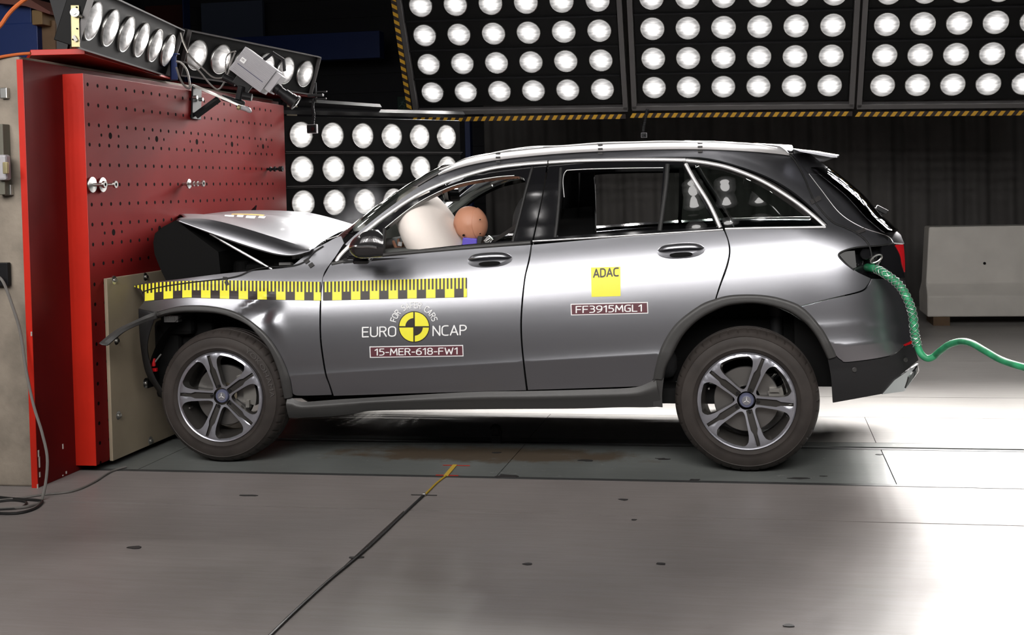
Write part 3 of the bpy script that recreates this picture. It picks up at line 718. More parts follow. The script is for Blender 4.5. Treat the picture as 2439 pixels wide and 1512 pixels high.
# wheels ------------------------------------------------------------------
def circ(r, n, a0=0): return [(r*math.cos(a0+2*PI*i/n), r*math.sin(a0+2*PI*i/n)) for i in range(n)]
def window(a):
    """opening between two spokes, centred on angle a"""
    loc = []
    half = PI/5
    def side(sg):
        out = []
        ax = Vector((math.cos(half*sg), math.sin(half*sg))); nrm = Vector((-ax.y, ax.x))*(-sg)
        for r, wd in ((.075, .027), (.12, .030), (.17, .034), (.206, .045)): out.append(ax*r+nrm*wd)
        return out
    lo, hi = side(-1), side(1)
    # inner tip
    tipr = .062
    p = [Vector((tipr, -.006)), ] + [q for q in lo if q.x > tipr+.01]
    arc = []
    a0 = math.atan2(lo[-1].y, lo[-1].x); a1 = math.atan2(hi[-1].y, hi[-1].x)
    for k in range(9):
        t = .10+.80*k/8; arc.append(Vector((.231*math.cos(a0+(a1-a0)*t), .231*math.sin(a0+(a1-a0)*t))))
    p = p+arc+[q for q in hi[::-1] if q.x > tipr+.01]+[Vector((tipr, .006))]
    p = [Vector(q) for q in catmull([tuple(q) for q in p], 2, True)]
    c, s = math.cos(a), math.sin(a)
    return [(q.x*c-q.y*s, q.x*s+q.y*c) for q in p]
def groove(a):
    c, s = math.cos(a), math.sin(a)
    pts = [(.048, -.016), (.10, -.0175), (.150, -.0180), (.172, -.010), (.236, -.0085), (.236, .0085), (.172, .010), (.150, .0180), (.10, .0175), (.048, .016)]
    return [(x*c-y*s, x*s+y*c) for x, y in pts]
def rim_mesh():
    Rr = .243; outer = circ(Rr, 90); vs = [Vector(q) for q in outer]; es = [(i, (i+1) % 90) for i in range(90)]
    wins = [window(PI/5+2*PI*k/5) for k in range(5)]; grs = [groove(2*PI*k/5) for k in range(5)]
    for L in wins+grs:
        n0 = len(vs); vs += [Vector(q) for q in L]; es += [(n0+i, n0+(i+1) % len(L)) for i in range(len(L))]
    hub = circ(.048, 40); n0 = len(vs); vs += [Vector(q) for q in hub]; es += [(n0+i, n0+(i+1) % 40) for i in range(40)]
    g = .012; x = -Rr
    loops = [outer]+wins+grs+[hub]
    while x < Rr:
        y = -Rr
        while y < Rr:
            if math.hypot(x, y) < Rr-.004 and all(segdist((x, y), L) > .004 for L in loops): vs.append(Vector((x, y)))
            y += g
        x += g
    r = delaunay_2d_cdt(vs, es, [], 0, 1e-6); V = r[0]; m = MB()
    def dep(q):
        rr = q.length; return .004+.030*max(0, 1-(rr/.22))**1.2+(0.004 if rr > .235 else 0)
    F = {0: [], 1: []}
    for f in r[2]:
        c = tuple(sum((V[i] for i in f), Vector((0, 0)))/3)
        if not inside(c, outer) or any(inside(c, w_) for w_ in wins) or inside(c, hub): continue
        F[1 if (any(inside(c, g_) for g_ in grs)) else 0].append(list(f))
    # x across, z up, y depth (outer face at small y)
    for k in (0, 1):
        m.cm = k; idx = sorted({i for f in F[k] for i in f}); mp = {i: j for j, i in enumerate(idx)}
        m.add([(V[i].x, dep(V[i])+(.011 if k else 0), V[i].y) for i in idx], [[mp[i] for i in f] for f in F[k]])
    m.cm = 1
    for L, d in [(w_, .045) for w_ in wins]+[(g_, .011) for g_ in grs]+[(hub, .02)]:
        n = len(L); m.add([(x, dep(Vector((x, y))), y) for x, y in L]+[(x*(.93 if d > .03 else 1), dep(Vector((x, y)))+d, y*(.93 if d > .03 else 1)) for x, y in L], [(i, (i+1) % n, n+(i+1) % n, n+i) for i in range(n)])
    # barrel
    m.lathe([(.236, .006), (.226, .03), (.214, .06), (.205, .12), (.212, .2)], (0, 0, 0), (0, 1, 0), 64)
    m.cm = 0
    m.lathe([(.243, .008), (.2485, .004), (.251, .008), (.250, .016)], (0, 0, 0), (0, 1, 0), 90)
    # lug holes ring
    m.cm = 1
    for k in range(5):
        a = 2*PI*k/5; m.lathe([(.0095, .0), (.0085, .012), (.0001, .012)], (.060*math.cos(a), .036, .060*math.sin(a)), (0, 1, 0), 14)
    return m
RIM = None
def tyre_mesh():
    m = MB(); R_, W_ = .3695, .235
    prof = [(.250, .016), (.256, .006), (.268, .001), (.272, -.0035), (.276, -.0005), (.29, -.002), (.312, .0), (.330, .005), (.333, .003), (.337, .009), (.347, .016), (.357, .028), (.3635, .043)]
    prof += [(.366, .060)]
    for g_ in (.075, .115, .155): prof += [(R_-.001, g_-.006), (R_-.009, g_-.004), (R_-.009, g_+.004), (R_-.001, g_+.006)]
    full = prof+[(r, W_-y) for r, y in prof[:10][::-1]]
    vs = []; N = 360
    for j in range(N):
        th = 2*PI*j/N; sipe = (j % 8 == 0)
        for r, y in full:
            rr = r-(.006 if (sipe and r > .355 and (y < .066 or y > W_-.066)) else 0)
            rr += .0015 if (.283 < r < .296 and False) else 0
            vs.append((rr*math.cos(th), y, rr*math.sin(th)))
    n = len(full); m.add(vs, [(j*n+i, j*n+i+1, ((j+1) % N)*n+i+1, ((j+1) % N)*n+i) for j in range(N) for i in range(n-1)])
    return m
def _arc(cx, cy, rx, ry, a0, a1, n=9): return [(cx+rx*math.cos(math.radians(a0+(a1-a0)*i/n)), cy+ry*math.sin(math.radians(a0+(a1-a0)*i/n))) for i in range(n+1)]
def _rr(w, y0, y1, r): return _arc(w-r, y1-r, r, r, 0, 90, 5)+_arc(r, y1-r, r, r, 90, 180, 5)+_arc(r, y0+r, r, r, 180, 270, 5)+_arc(w-r, y0+r, r, r, 270, 360, 5)+[(w, y1-r)]
GL = {'E': (.5, [[(.5, 1), (0, 1), (0, 0), (.5, 0)], [(0, .52), (.44, .52)]]), 'F': (.5, [[(.5, 1), (0, 1), (0, 0)], [(0, .5), (.44, .5)]]),
      'U': (.6, [[(0, 1), (0, .27)]+_arc(.27, .27, .27, .27, 180, 270, 5)+_arc(.33, .27, .27, .27, 270, 360, 5)+[(.6, 1)]]), 'O': (.62, [_rr(.62, 0, 1, .27)]),
      'R': (.56, [[(0, 0), (0, 1), (.3, 1)]+_arc(.3, .76, .24, .24, 90, -90, 8)+[(0, .52)], [(.3, .52), (.56, 0)]]), 'N': (.6, [[(0, 0), (0, 1), (.6, 0), (.6, 1)]]),
      'C': (.54, [[(.54, .98), (.5, 1)]+_arc(.28, .72, .28, .28, 90, 180, 5)+_arc(.28, .28, .28, .28, 180, 270, 5)+[(.5, 0), (.54, .02)]]),
      'A': (.66, [[(0, 0), (.33, 1), (.66, 0)], [(.11, .3), (.55, .3)]]), 'P': (.55, [[(0, 0), (0, 1), (.29, 1)]+_arc(.29, .73, .26, .27, 90, -90, 8)+[(0, .46)]]),
      '1': (.3, [[(0, .78), (.25, 1), (.25, 0)]]), '5': (.5, [[(.47, 1), (.05, 1), (.03, .58), (.25, .6)]+_arc(.22, .3, .28, .3, 80, -90, 9)+[(0, 0)]]),
      'M': (.76, [[(0, 0), (.07, 1), (.38, .28), (.69, 1), (.76, 0)]]), '6': (.54, [[(.46, 1), (.3, .97)]+_arc(.4, .5, .4, .45, 110, 180, 5)+_rr(.54, 0, .6, .26)[10:]+_rr(.54, 0, .6, .26)[:12]]),
      '8': (.54, [_rr(.54, 0, .54, .25), [(x*.9+.027, y) for x, y in _rr(.54, .54, 1, .22)]]), 'W': (.9, [[(0, 1), (.2, 0), (.45, .8), (.7, 0), (.9, 1)]]),
      '3': (.5, [[(.02, 1), (.22, 1)]+_arc(.24, .77, .23, .23, 90, -90, 8)+[(.12, .54)], [(.24, .54)]+_arc(.24, .27, .26, .27, 90, -90, 8)+[(0, 0)]]),
      '9': (.54, [[(.08, 0), (.24, .03)]+_arc(.14, .5, .4, .45, -70, 0, 5)+_rr(.54, .4, 1, .26)[:-1]]), 'G': (.58, [[(.56, .97), (.45, 1)]+_arc(.28, .72, .28, .28, 90, 180, 5)+_arc(.28, .28, .28, .28, 180, 270, 5)+[(.56, .02), (.56, .5), (.34, .5)]]),
      'L': (.46, [[(0, 1), (0, 0), (.46, 0)]]), '-': (.3, [[(0, .42), (.3, .42)]]), 'D': (.58, [[(0, 0), (0, 1), (.26, 1)]+_arc(.26, .68, .32, .32, 90, 0, 5)+_arc(.26, .32, .32, .32, 0, -90, 5)+[(0, 0)]]),
      'S': (.52, [[(.49, .97), (.3, 1)]+_arc(.25, .76, .24, .24, 90, 250, 7)+_arc(.27, .27, .25, .27, 80, -90, 8)+[(.2, 0), (.02, .04)]]), ' ': (.42, [])}
def stroke_text(txt, th):
    V = []; F = []; x = 0
    for ch in txt:
        w_, lines = GL[ch]
        for L in lines:
            P = [np.array((x+a, b*(1-th)+th/2)) for a, b in L]
            for a, b in zip(P[:-1], P[1:]):
                d = b-a; l = np.linalg.norm(d)
                if l < 1e-6: continue
                d /= l; n = np.array((-d[1], d[0]))*th*.85; k = len(V); V += [a+n, a-n, b-n, b+n]; F.append([k, k+1, k+2, k+3])
            for a in P:
                k = len(V); V += [a+np.array((math.cos(i*PI/4), math.sin(i*PI/4)))*th*.85 for i in range(8)]; F.append(list(range(k, k+8)))
        x += w_+.17+th*.6
    Z = np.zeros(len(V))
    for i, f in enumerate(F): Z[f] = (i % 31)*2.5e-5     # overlapping strokes sit a hair apart
    return np.array([(p[0], p[1], z) for p, z in zip(V, Z)]), F
def text_mesh(txt, bold=.0):
    cu = bpy.data.curves.new('lettering', 'FONT'); cu.body = txt; cu.size = 1; cu.offset = bold
    o = bpy.data.objects.new('lettering', cu); COL.objects.link(o)
    dg = bpy.context.evaluated_depsgraph_get(); dg.update(); me = bpy.data.meshes.new_from_object(o.evaluated_get(dg))
    V = [tuple(v.co) for v in me.vertices]; F = [list(p.vertices) for p in me.polygons]
    bpy.data.objects.remove(o); bpy.data.curves.remove(cu); bpy.data.meshes.remove(me)
    return np.array(V), F
MT['letter_rubber'] = mat('tyre_lettering', (.075, .068, .065), .45)
rim_data = tyre_data = None
def wheel(xc, y0, flip, a0, letters=None):
    global rim_data, tyre_data
    W3 = Vector((xc, y0, .3695)); S = Matrix.Scale(-1, 4, (0, 1, 0)) if flip else Matrix.Identity(4)
    def mk(name, me, parent, rot=True):
        o = bpy.data.objects.new(name, me); link(o, parent, W3)
        if parent is car:
            o.rotation_euler = (0, 0, 0)
            if flip: o.scale = (1, -1, 1)
        return o
    if rim_data is None:
        t = rim_mesh().build('wheel', ['rim_bright', 'rim_dark'], None, smooth=True, angle=35); rim_data = t.data; bpy.data.objects.remove(t)
        t = tyre_mesh().build('tyre', 'rubber', None, smooth=True, angle=45); tyre_data = t.data; bpy.data.objects.remove(t)
    me = rim_data.copy()
    me.transform(Matrix.Rotation(-a0, 4, 'Y')); w_ = mk('wheel', me, car)
    mk('tyre', tyre_data, w_)
    def sub(name, m, mt, **k):
        t = m.build(name, mt, None, smooth=True, **k); me = t.data; md = [(x.type, x.width) for x in t.modifiers]; bpy.data.objects.remove(t)
        o = mk(name, me, w_)
        return o
    Rm = Matrix.Rotation(-a0, 4, 'Y')
    m = MB(); m.lathe([(.0001, .028), (.020, .028), (.024, .030), (.034, .029), (.038, .033), (.040, .045)], (0, 0, 0), (0, 1, 0), 40)
    sub('hub_cap', m, MT['hubcap'])
    sub('hub_plate', MB().lathe([(.0001, .0272), (.023, .0275), (.0235, .03)], (0, 0, 0), (0, 1, 0), 32), 'rim_bright')
    m = MB()
    for k in range(3):   # three-pointed star
        a = PI/2+2*PI*k/3; b = a+.52; c = a-.52
        m.add([(0, .021, 0), (.006*math.cos(b), .0255, .006*math.sin(b)), (.023*math.cos(a), .0262, .023*math.sin(a)), (.006*math.cos(c), .0255, .006*math.sin(c))], [(0, 1, 2), (0, 2, 3)])
    sub('hub_emblem', m, 'white')
    for k in range(5):
        a = a0+2*PI*k/5; p = Vector((.060*math.cos(a), .028, .060*math.sin(a)))
        sub('wheel_bolt', MB().cyl(p, p+Vector((0, .014, 0)), .0075, 8), 'gloss_black')
    m = MB(); m.lathe([(.07, .075), (.165, .075), (.168, .078), (.168, .10), (.07, .10)], (0, 0, 0), (0, 1, 0), 60)
    sub('brake_disc', m, 'disc')
    m = MB(); ang = (-.3, .75) if xc < -1 else (-.25, .35)
    K = 10; vs = []
    for i in range(K+1):
        a = ang[0]+(ang[1]-ang[0])*i/K
        for r, y in ((.115, .062), (.19, .062), (.19, .12), (.115, .12)): vs.append((r*math.cos(a), y, r*math.sin(a)))
    m.add(vs, [(i*4+j, i*4+(j+1) % 4, i*4+4+(j+1) % 4, i*4+4+j) for i in range(K) for j in range(4)]+[(0, 1, 2, 3), (K*4, K*4+1, K*4+2, K*4+3)])
    m.box((.15*math.cos(ang[1]), .06, .15*math.sin(ang[1])), (.05, .03, .02)); m.box((.15*math.cos(ang[0]), .06, .15*math.sin(ang[0])), (.02, .03, .04))
    sub('brake_caliper', m, 'caliper')
    m = MB(); m.cyl((.2*math.cos(a0+2.9), .02, .2*math.sin(a0+2.9)), (.2*math.cos(a0+2.9), .055, .2*math.sin(a0+2.9)), .005, 8); sub('valve', m, 'zinc')
    if letters:
        V, F = text_mesh(letters, .0); x0, x1 = V[:, 0].min(), V[:, 0].max(); vs = []
        for x, y, z in V:
            a = letters_a0-(x-x0)/(x1-x0)*letters_span; r = .298+y*.036
            vs.append((r*math.cos(a), -.0035, r*math.sin(a)))
        m = MB().add(vs, F); sub('tyre_lettering', m, 'letter_rubber')
    return w_
MT['hubcap'] = mat('hub_cap_blue_grey', (.2, .215, .33), .3, .6)
letters_a0, letters_span = math.radians(58), math.radians(58)
wheel(0.0, 0.0, False, math.radians(-4)); wheel(-2.873, 0.0, False, math.radians(33), 'YOKOHAMA')
wheel(0.0, 2*YC, True, .3); wheel(-2.873, 2*YC, True, 1.0)

# door mirror ------------------------------------------------------------------
def mirror_near():
    # cross-sections along x, side view outline in px at y = -.12
    top = catmull([(834,585),(845,568),(865,553),(882,547),(900,547),(910,556)], 4); bot = catmull([(834,588),(838,602),(848,611),(862,616),(885,615),(910,613)], 4)
    vs = []; k = len(top); n = 12
    for i in range(k):
        t = i/(k-1); a = ony(*top[i], -.14); b = ony(*bot[i], -.14); c = (a+b)/2; h = (a-b)/2; wy = .02+.065*math.sin(min(1, t*1.6)*PI/2)
        for j in range(n):
            th = 2*PI*j/n; sy = math.copysign(abs(math.cos(th))**.7, math.cos(th)); sz = math.copysign(abs(math.sin(th))**.8, math.sin(th))
            vs.append(c+h*sz+np.array([-sy*wy*.4*max(0, (t-.5)*2), sy*wy, 0]))
    m = MB().add(vs, [(i*n+j, i*n+(j+1) % n, (i+1)*n+(j+1) % n, (i+1)*n+j) for i in range(k-1) for j in range(n)]+[list(range(n)), [(k-1)*n+j for j in range(n)]])
    o = m.build('door_mirror', 'mirror_paint', car, smooth=True, angle=60)
    c = (ony(912, 584, -.14))
    m = MB(); m.box(c+(-.012, 0, 0), (.006, .13, .115), Euler((0, 0, .38)).to_matrix()); m.build('mirror_lens', 'mirror_glass', o, bevel=.002)
    m = MB(); m.box(ony(868, 613, -.03), (.09, .14, .03), Euler((.3, 0, 0)).to_matrix()); m.box(ony(850,614,.03), (.1,.06,.02)); m.build('mirror_foot', 'gloss_black', o, bevel=.01)
    m = MB(); vs = []
    for i in range(3, k):
        a = ony(*top[i], -.14); b = ony(*bot[i], -.14); q = b*.55+a*.45; t = i/(k-1); wy = .02+.065*math.sin(min(1, t*1.6)*PI/2)
        vs += [q+np.array([0, -wy-.002, .006]), q+np.array([0, -wy-.006, 0]), q+np.array([0, -wy-.002, -.006])]
    kk = k-3; m.add(vs, [(i*3+j, i*3+j+1, i*3+4+j, i*3+3+j) for i in range(kk-1) for j in range(2)]); m.build('mirror_indicator', 'chrome', o, smooth=True)
    return o
MT['mirror_paint'] = mat('gloss_grey_mirror_paint', (.05, .048, .05), .18, .6, coat=1)
mirror_near()
# headlight leftover under the torn moulding on the far side omitted from view

# ------------------------------------------------------------------ stickers on the body
def sticker_poly(name, pts, mt, parent, off=.0015, **k): return panel(name, pts, mt, parent, off=off, grid=.03, thick=.001, **k)
def sticker_text(name, txt, u0, u1, v_l, v_r, cap, mt, parent, off=.003, bold=.0):
    V, F = stroke_text(txt, bold or .075); x0, x1 = V[:, 0].min(), V[:, 0].max(); hcap = 1
    vs = []
    for x, y, z in V:
        t = (x-x0)/(x1-x0); u = u0+(u1-u0)*t; v = v_l+(v_r-v_l)*t-y/hcap*cap
        vs.append(SP(*inv(u, v, off), off+z)[0])
    m = MB().add(vs, F); return m.build(name, mt, parent, fix=False)
def ruler(name, u_a, u_b, parent):
    """black and yellow measuring tape; px pattern of blocks and ticks"""
    top = lambda u: np.interp(u, [318,345,385,440,536,600,650,765,1112], [681,676,671.5,669,667.5,668.5,669.5,671,661])
    bot = lambda u: np.interp(u, [318,336,344,400,447.6,566,765,1112], [684,697,716.8,711,708,712,715.6,707.5])
    m = MB(); P_ = 44.7; ph = 344.0
    us = np.arange(318 if u_a < 400 else u_a, u_b+.1, P_/20)
    us = np.unique(np.clip(np.r_[us, u_a, u_b], u_a, u_b))
    cache = {}
    def pt(u, f):
        key = (round(u, 2), f)
        if key not in cache: cache[key] = SP(*inv(u, top(u)+(bot(u)-top(u))*f, .004), .004)[0]
        return cache[key]
    for a, b in zip(us[:-1], us[1:]):
        c = (a+b)/2; blk = ((c-ph)/P_) % 1 < .5; tick = ((c-ph)/P_*5) % 1 < .5
        for f0, f1, yel in ((0, .5, tick), (.5, 1, blk), ):
            if f0 == 0: segs = [(0, .19, tick), (.19, .38, tick), (.38, .56, tick)]
            else: segs = [(.56, .7, blk), (.7, .85, blk), (.85, 1, blk)]
            for g0, g1, y_ in segs:
                if u_a < 345 and c < 345 and f0 > 0: y_ = False
                m.cm = 0 if y_ else 1
                m.add([pt(a, g0), pt(b, g0), pt(b, g1), pt(a, g1)], [(0, 1, 2, 3)])
    return m.build(name, ['yellow', 'blackvinyl'], parent, fix=False)
ruler('measuring_tape_sticker', 320, 764, fender); ruler('measuring_tape_sticker', 769, 1112, front_door)
# badge on the front door
CX, CY_, RR = 986.2, 778.3, 37.5
sticker_poly('badge_ring', [(CX+RR*math.cos(a), CY_+RR*math.sin(a)) for a in np.linspace(0, 2*PI, 25)[:-1]], 'blackvinyl', front_door, off=.0015, seg=2)
for k in range(4):
    a0 = k*PI/2; pts = [(CX+2*math.copysign(1, math.cos(a0+.78)), CY_+1.5*math.copysign(1, math.sin(a0+.78)), 1)]
    pts += [(CX+(RR-2.2)*math.cos(a), CY_+(RR-2.2)*math.sin(a), 1) for a in np.linspace(a0+.05, a0+PI/2-.05, 9)]
    sticker_poly('badge_quarter', pts, 'yellow', front_door, off=.003, seg=1)
for a0 in (0, PI):
    pts = [(CX, CY_, 1)]+[(CX+21*math.cos(a), CY_+21*math.sin(a), 1) for a in np.linspace(a0, a0+PI/2, 8)]
    sticker_poly('badge_sector', pts, 'blackvinyl', front_door, off=.0045, seg=1)
sticker_text('badge_lettering', 'EURO', 862, 944, 803, 801, 24, 'white', front_door, bold=.07)
sticker_text('badge_lettering', 'NCAP', 1030, 1112, 800, 797.5, 24, 'white', front_door, bold=.07)
arc = 'FOR SAFER CARS'
V, F = stroke_text(arc, .085); x0, x1 = V[:, 0].min(), V[:, 0].max(); vs = []
for x, y, z in V:
    a = math.radians(166-(x-x0)/(x1-x0)*150); r = 44.5+y*14.5; vs.append(SP(*inv(CX+r*math.cos(a), CY_-r*math.sin(a), .003), .003+z)[0])
MB().add(vs, F).build('badge_lettering', 'white', front_door, fix=False)
def plate(u0, v0, u1, v1, dv, txt, tu0, tu1, parent, name):
    sticker_poly(name, [(u0, v0, 1), (u1, v0-dv, 1), (u1+1, v1-dv, 1), (u0+1, v1, 1)], 'white', parent, off=.0015)
    sticker_poly(name, [(u0+2.2, v0+2.2, 1), (u1-2.2, v0-dv+2.2, 1), (u1-1.2, v1-dv-2.2, 1), (u0+3.2, v1-2.2, 1)], 'plum', parent, off=.003)
    sticker_text('label_lettering', txt, tu0, tu1, v1-5.5, v1-dv-5, v1-v0-11, 'white', parent, off=.0045, bold=.08)
plate(880, 825, 1103, 852, 3.5, '15-MER-618-FW1', 892, 1090, front_door, 'test_label')
plate(1359, 723.5, 1543, 751, 4.5, 'FF3915MGL1', 1371, 1529, rear_door, 'test_label')
sticker_poly('yellow_sticker', [(1407.5, 637, 1), (1477.5, 635, 1), (1478, 705, 1), (1409, 707, 1)], 'yellow', rear_door, off=.0015)
sticker_text('sticker_lettering', 'ADAC', 1412.5, 1474, 661, 657.5, 20.5, 'blackvinyl', rear_door, off=.003, bold=.10)
# black tape squares and the thin cable running over the body
def tape_bit(u, v, w_, h_, ang, mt='tape', parent=None):
    c, s = math.cos(ang), math.sin(ang); pts = [(u+x*c-y*s, v+x*s+y*c, 1) for x, y in ((-w_/2, -h_/2), (w_/2, -h_/2), (w_/2, h_/2), (-w_/2, h_/2))]
    return panel('tape_patch', pts, mt, parent or quarter, off=.006, grid=.03, thick=.001)
tape_bit(1943, 476, 26, 11, -.45); tape_bit(2050, 550, 22, 8, -.35)
tape_bit(730, 621, 12, 10, -.6, parent=fender); tape_bit(741, 631, 12, 9, -.6, parent=fender)
tape_bit(536, 663, 11, 8, .1, parent=fender); tape_bit(540, 674, 9, 11, -.4, parent=fender)
def body_cable(name, pts, r, mt, label, off=.006):
    P = [SP(*inv(u, v, off), off)[0] for u, v in catmull(pts, 5)]
    m = MB().tube(P, r, 6); o = m.build(name, mt, None, smooth=True); tag(o, label, 'cable'); return o
body_cable('cable', [(1851,352),(1865,362),(1885,372),(1902,396),(1919,428),(1927,450),(1940,478),(1960,505),(1985,529),(2010,540),(2040,554),(2065,575),(2075,600),(2078,625)], .004, 'cableblk', 'thin black cable taped over the roof edge and down to the tail lamp hole')
body_cable('cable', [(338,701),(343,694),(380,684),(450,673),(530,664),(570,656),(600,643),(640,636),(690,634),(725,623),(748,600),(770,586)], .0035, 'cableblk', 'thin black cable taped along the front fender up to the windscreen base')
P_ = [np.array(ony(u, v, .27)) for u, v in catmull([(1046,404),(1120,378),(1190,361),(1265,349.5),(1340,347),(1430,340),(1510,338),(1600,336),(1700,340),(1780,341),(1851,352)], 5)]
o = MB().tube(P_, .0035, 6).build('cable', 'alu', None, smooth=True); tag(o, 'thin wire lying along the top of the silver roof rail', 'cable')

# ------------------------------------------------------------------ crash test dummy
hc = Vector(ony(1119, 534, .50))
m = MB()
R = Euler((0, -.35, 0)).to_matrix()      # tilted forwards
def headp(th, ph):
    x = math.sin(ph)*math.cos(th); y = math.sin(ph)*math.sin(th); z = math.cos(ph)
    v = Vector((x*.098, y*.076, z*.105))
    if z < 0 and x < 0: v.x *= 1-.10*z*z; 
    if x < -.3: v.x *= .90
    # face: brow, nose, eyes, mouth, chin
    d = lambda cy_, cz_, r: math.exp(-(((y-cy_)**2+(z-cz_)**2)/(r*r)))
    if x < 0:
        v.x -= .020*d(0, -.12, .14); v.x += .010*(d(.33, .1, .16)+d(-.33, .1, .16)); v.x -= .006*d(0, .28, .3); v.x += .005*d(0, -.5, .10); v.x -= .012*d(0, -.78, .22)
    v.y += math.copysign(.006, y)*math.exp(-((x-.05)**2+(z+.05)**2)/.02) if abs(y) > .5 else 0
    return hc+R @ v
N1, N2 = 48, 32
vs = [headp(2*PI*j/N1, PI*i/N2) for i in range(N2+1) for j in range(N1)]
m.add(vs, [(i*N1+j, (i+1)*N1+j, (i+1)*N1+(j+1) % N1, i*N1+(j+1) % N1) for i in range(N2) for j in range(N1)])
dummy = thing('crash_test_dummy', (-1.35, .54, .5), 'person-shaped test dummy with tan vinyl head resting against inflated airbag', 'crash dummy')
# body skinned from pelvis
sk = bpy.data.meshes.new('body')
hand_c = Vector(ony(950, 600, .5))
J = [(-1.30,.54,.62,.15),(-1.36,.54,.85,.14),(-1.50,.54,1.02,.15),(-1.47,.54,1.10,.05),(-1.44,.54,1.17,.045),
     (-1.50,.36,1.04,.06),(-1.56,.31,.93,.05),(-1.75,.36,.99,.038),(hand_c.x+.03,.47,hand_c.z-.05,.028),
     (-1.50,.72,1.04,.06),(-1.54,.78,.9,.05),(-1.72,.74,.92,.038),(-1.85,.68,.95,.028),
     (-1.35,.45,.62,.09),(-1.78,.43,.66,.07),(-2.0,.43,.47,.05),(-1.35,.63,.62,.09),(-1.78,.65,.66,.07),(-2.0,.65,.47,.05)]
Ed = [(0,1),(1,2),(2,3),(3,4),(2,5),(5,6),(6,7),(7,8),(2,9),(9,10),(10,11),(11,12),(0,13),(13,14),(14,15),(0,16),(16,17),(17,18)]
sk.from_pydata([j[:3] for j in J], Ed, []); bo = bpy.data.objects.new('body', sk)
md = bo.modifiers.new('skin', 'SKIN'); 
for i, j in enumerate(J): sk.skin_vertices[0].data[i].radius = (j[3], j[3]); sk.skin_vertices[0].data[i].use_root = (i == 0)
bo.modifiers.new('sub', 'SUBSURF').levels = 2; sk.materials.append(MT['skin']); link(bo, dummy)
m.build('head', 'skin', dummy, smooth=True)
hd = bpy.data.objects['head']
m = MB()   # skull cap: slightly larger shell over the back of the head
vs = []; K1, K2 = 36, 14
axb = Vector((1, -.15, .05)).normalized(); Rb = rot_to(axb, (0, 1, 0))
for i in range(K2+1):
    ph = 1.05*i/K2
    for j in range(K1):
        th = 2*PI*j/K1; d = Vector((math.sin(ph)*math.cos(th), math.sin(ph)*math.sin(th), math.cos(ph))); q = Rb @ d
        l = R.transposed() @ q; k_ = 1/math.sqrt((l.x/.098)**2+(l.y/.076)**2+(l.z/.105)**2)
        vs.append(hc+q*(k_+.004))
m.add(vs, [(i*K1+j, (i+1)*K1+j, (i+1)*K1+(j+1) % K1, i*K1+(j+1) % K1) for i in range(K2) for j in range(K1)])
cap = m.build('skull_cap', 'skin', dummy, smooth=True, solid=.004)
for u, v in ((1148,522),(1148,555)):
    q = Vector(ony(u, v, .5)); d = Vector((.1, -1, 0)).normalized(); MB().cyl(q+d*.066, q+d*.09, .003, 10).build('head_screw', 'dark', dummy)
m = MB(); q = Vector(ony(1111,559,.5)); m.cyl(q-Vector((0, .05, 0)), q-Vector((0, .0745, 0)), .006, 12)
m.build('head_screw', 'dark', dummy)
m = MB(); c = Vector(ony(1124, 577, .50)); m.box(c, (.085, .12, .055), Euler((0, .1, 0)).to_matrix()); m.build('neck_shield', 'purple', dummy, bevel=.006)
m = MB(); c = Vector(ony(1146, 572, .50)); m.box(c, (.03, .10, .05), Euler((0, .3, 0)).to_matrix()); c = Vector(ony(1118,567,.5)); m.cyl(c, c+Vector((0,0,-.2)), .035, 20); m.build('neck', 'seal', dummy, bevel=.004)
# raised left hand behind the door edge: palm and five separate fingers
hm = bpy.data.meshes.new('hand'); V = []; E_ = []; Rd = []
def chain(pts, rs, root=None):
    k0 = len(V)
    for p_, r_ in zip(pts, rs): V.append(tuple(p_)); Rd.append(r_)
    for i in range(len(pts)-1): E_.append((k0+i, k0+i+1))
    if root is not None: E_.append((root, k0))
    return k0
def hp(u, v, y=.47): return ony(u, v, y)
chain([hp(955, 622), hp(955, 606), hp(955, 596)], [.024, .030, .026])
chain([hp(944,592,.44), hp(939,581,.435), hp(936,572,.43)], [.0105, .0095, .008], 2)
chain([hp(952,588,.46), hp(950,577,.455), hp(949,568,.45)], [.0105, .0098, .008], 2)
chain([hp(958,590,.48), hp(959,582,.48), hp(961,576,.475)], [.010, .009, .0078], 2)
chain([hp(963,594,.50), hp(966,588,.50), hp(967,584,.495)], [.009, .0085, .007], 2)
chain([hp(944,603,.45), hp(936,600,.44), hp(933,594,.43)], [.012, .0105, .009], 1)
hm.from_pydata(V, E_, []); ho = bpy.data.objects.new('hand', hm); ho.modifiers.new('skin', 'SKIN')
for i, r_ in enumerate(Rd): hm.skin_vertices[0].data[i].radius = (r_, r_); hm.skin_vertices[0].data[i].use_root = (i == 0)
ho.modifiers.new('sub', 'SUBSURF').levels = 2; hm.materials.append(MT['skin']); link(ho, dummy)
m = MB(); m.box(Vector(hp(953, 581, .44)), (.024, .006, .024), Euler((0, .2, 0)).to_matrix()); m.build('finger_tape', 'white', dummy, bevel=.002)
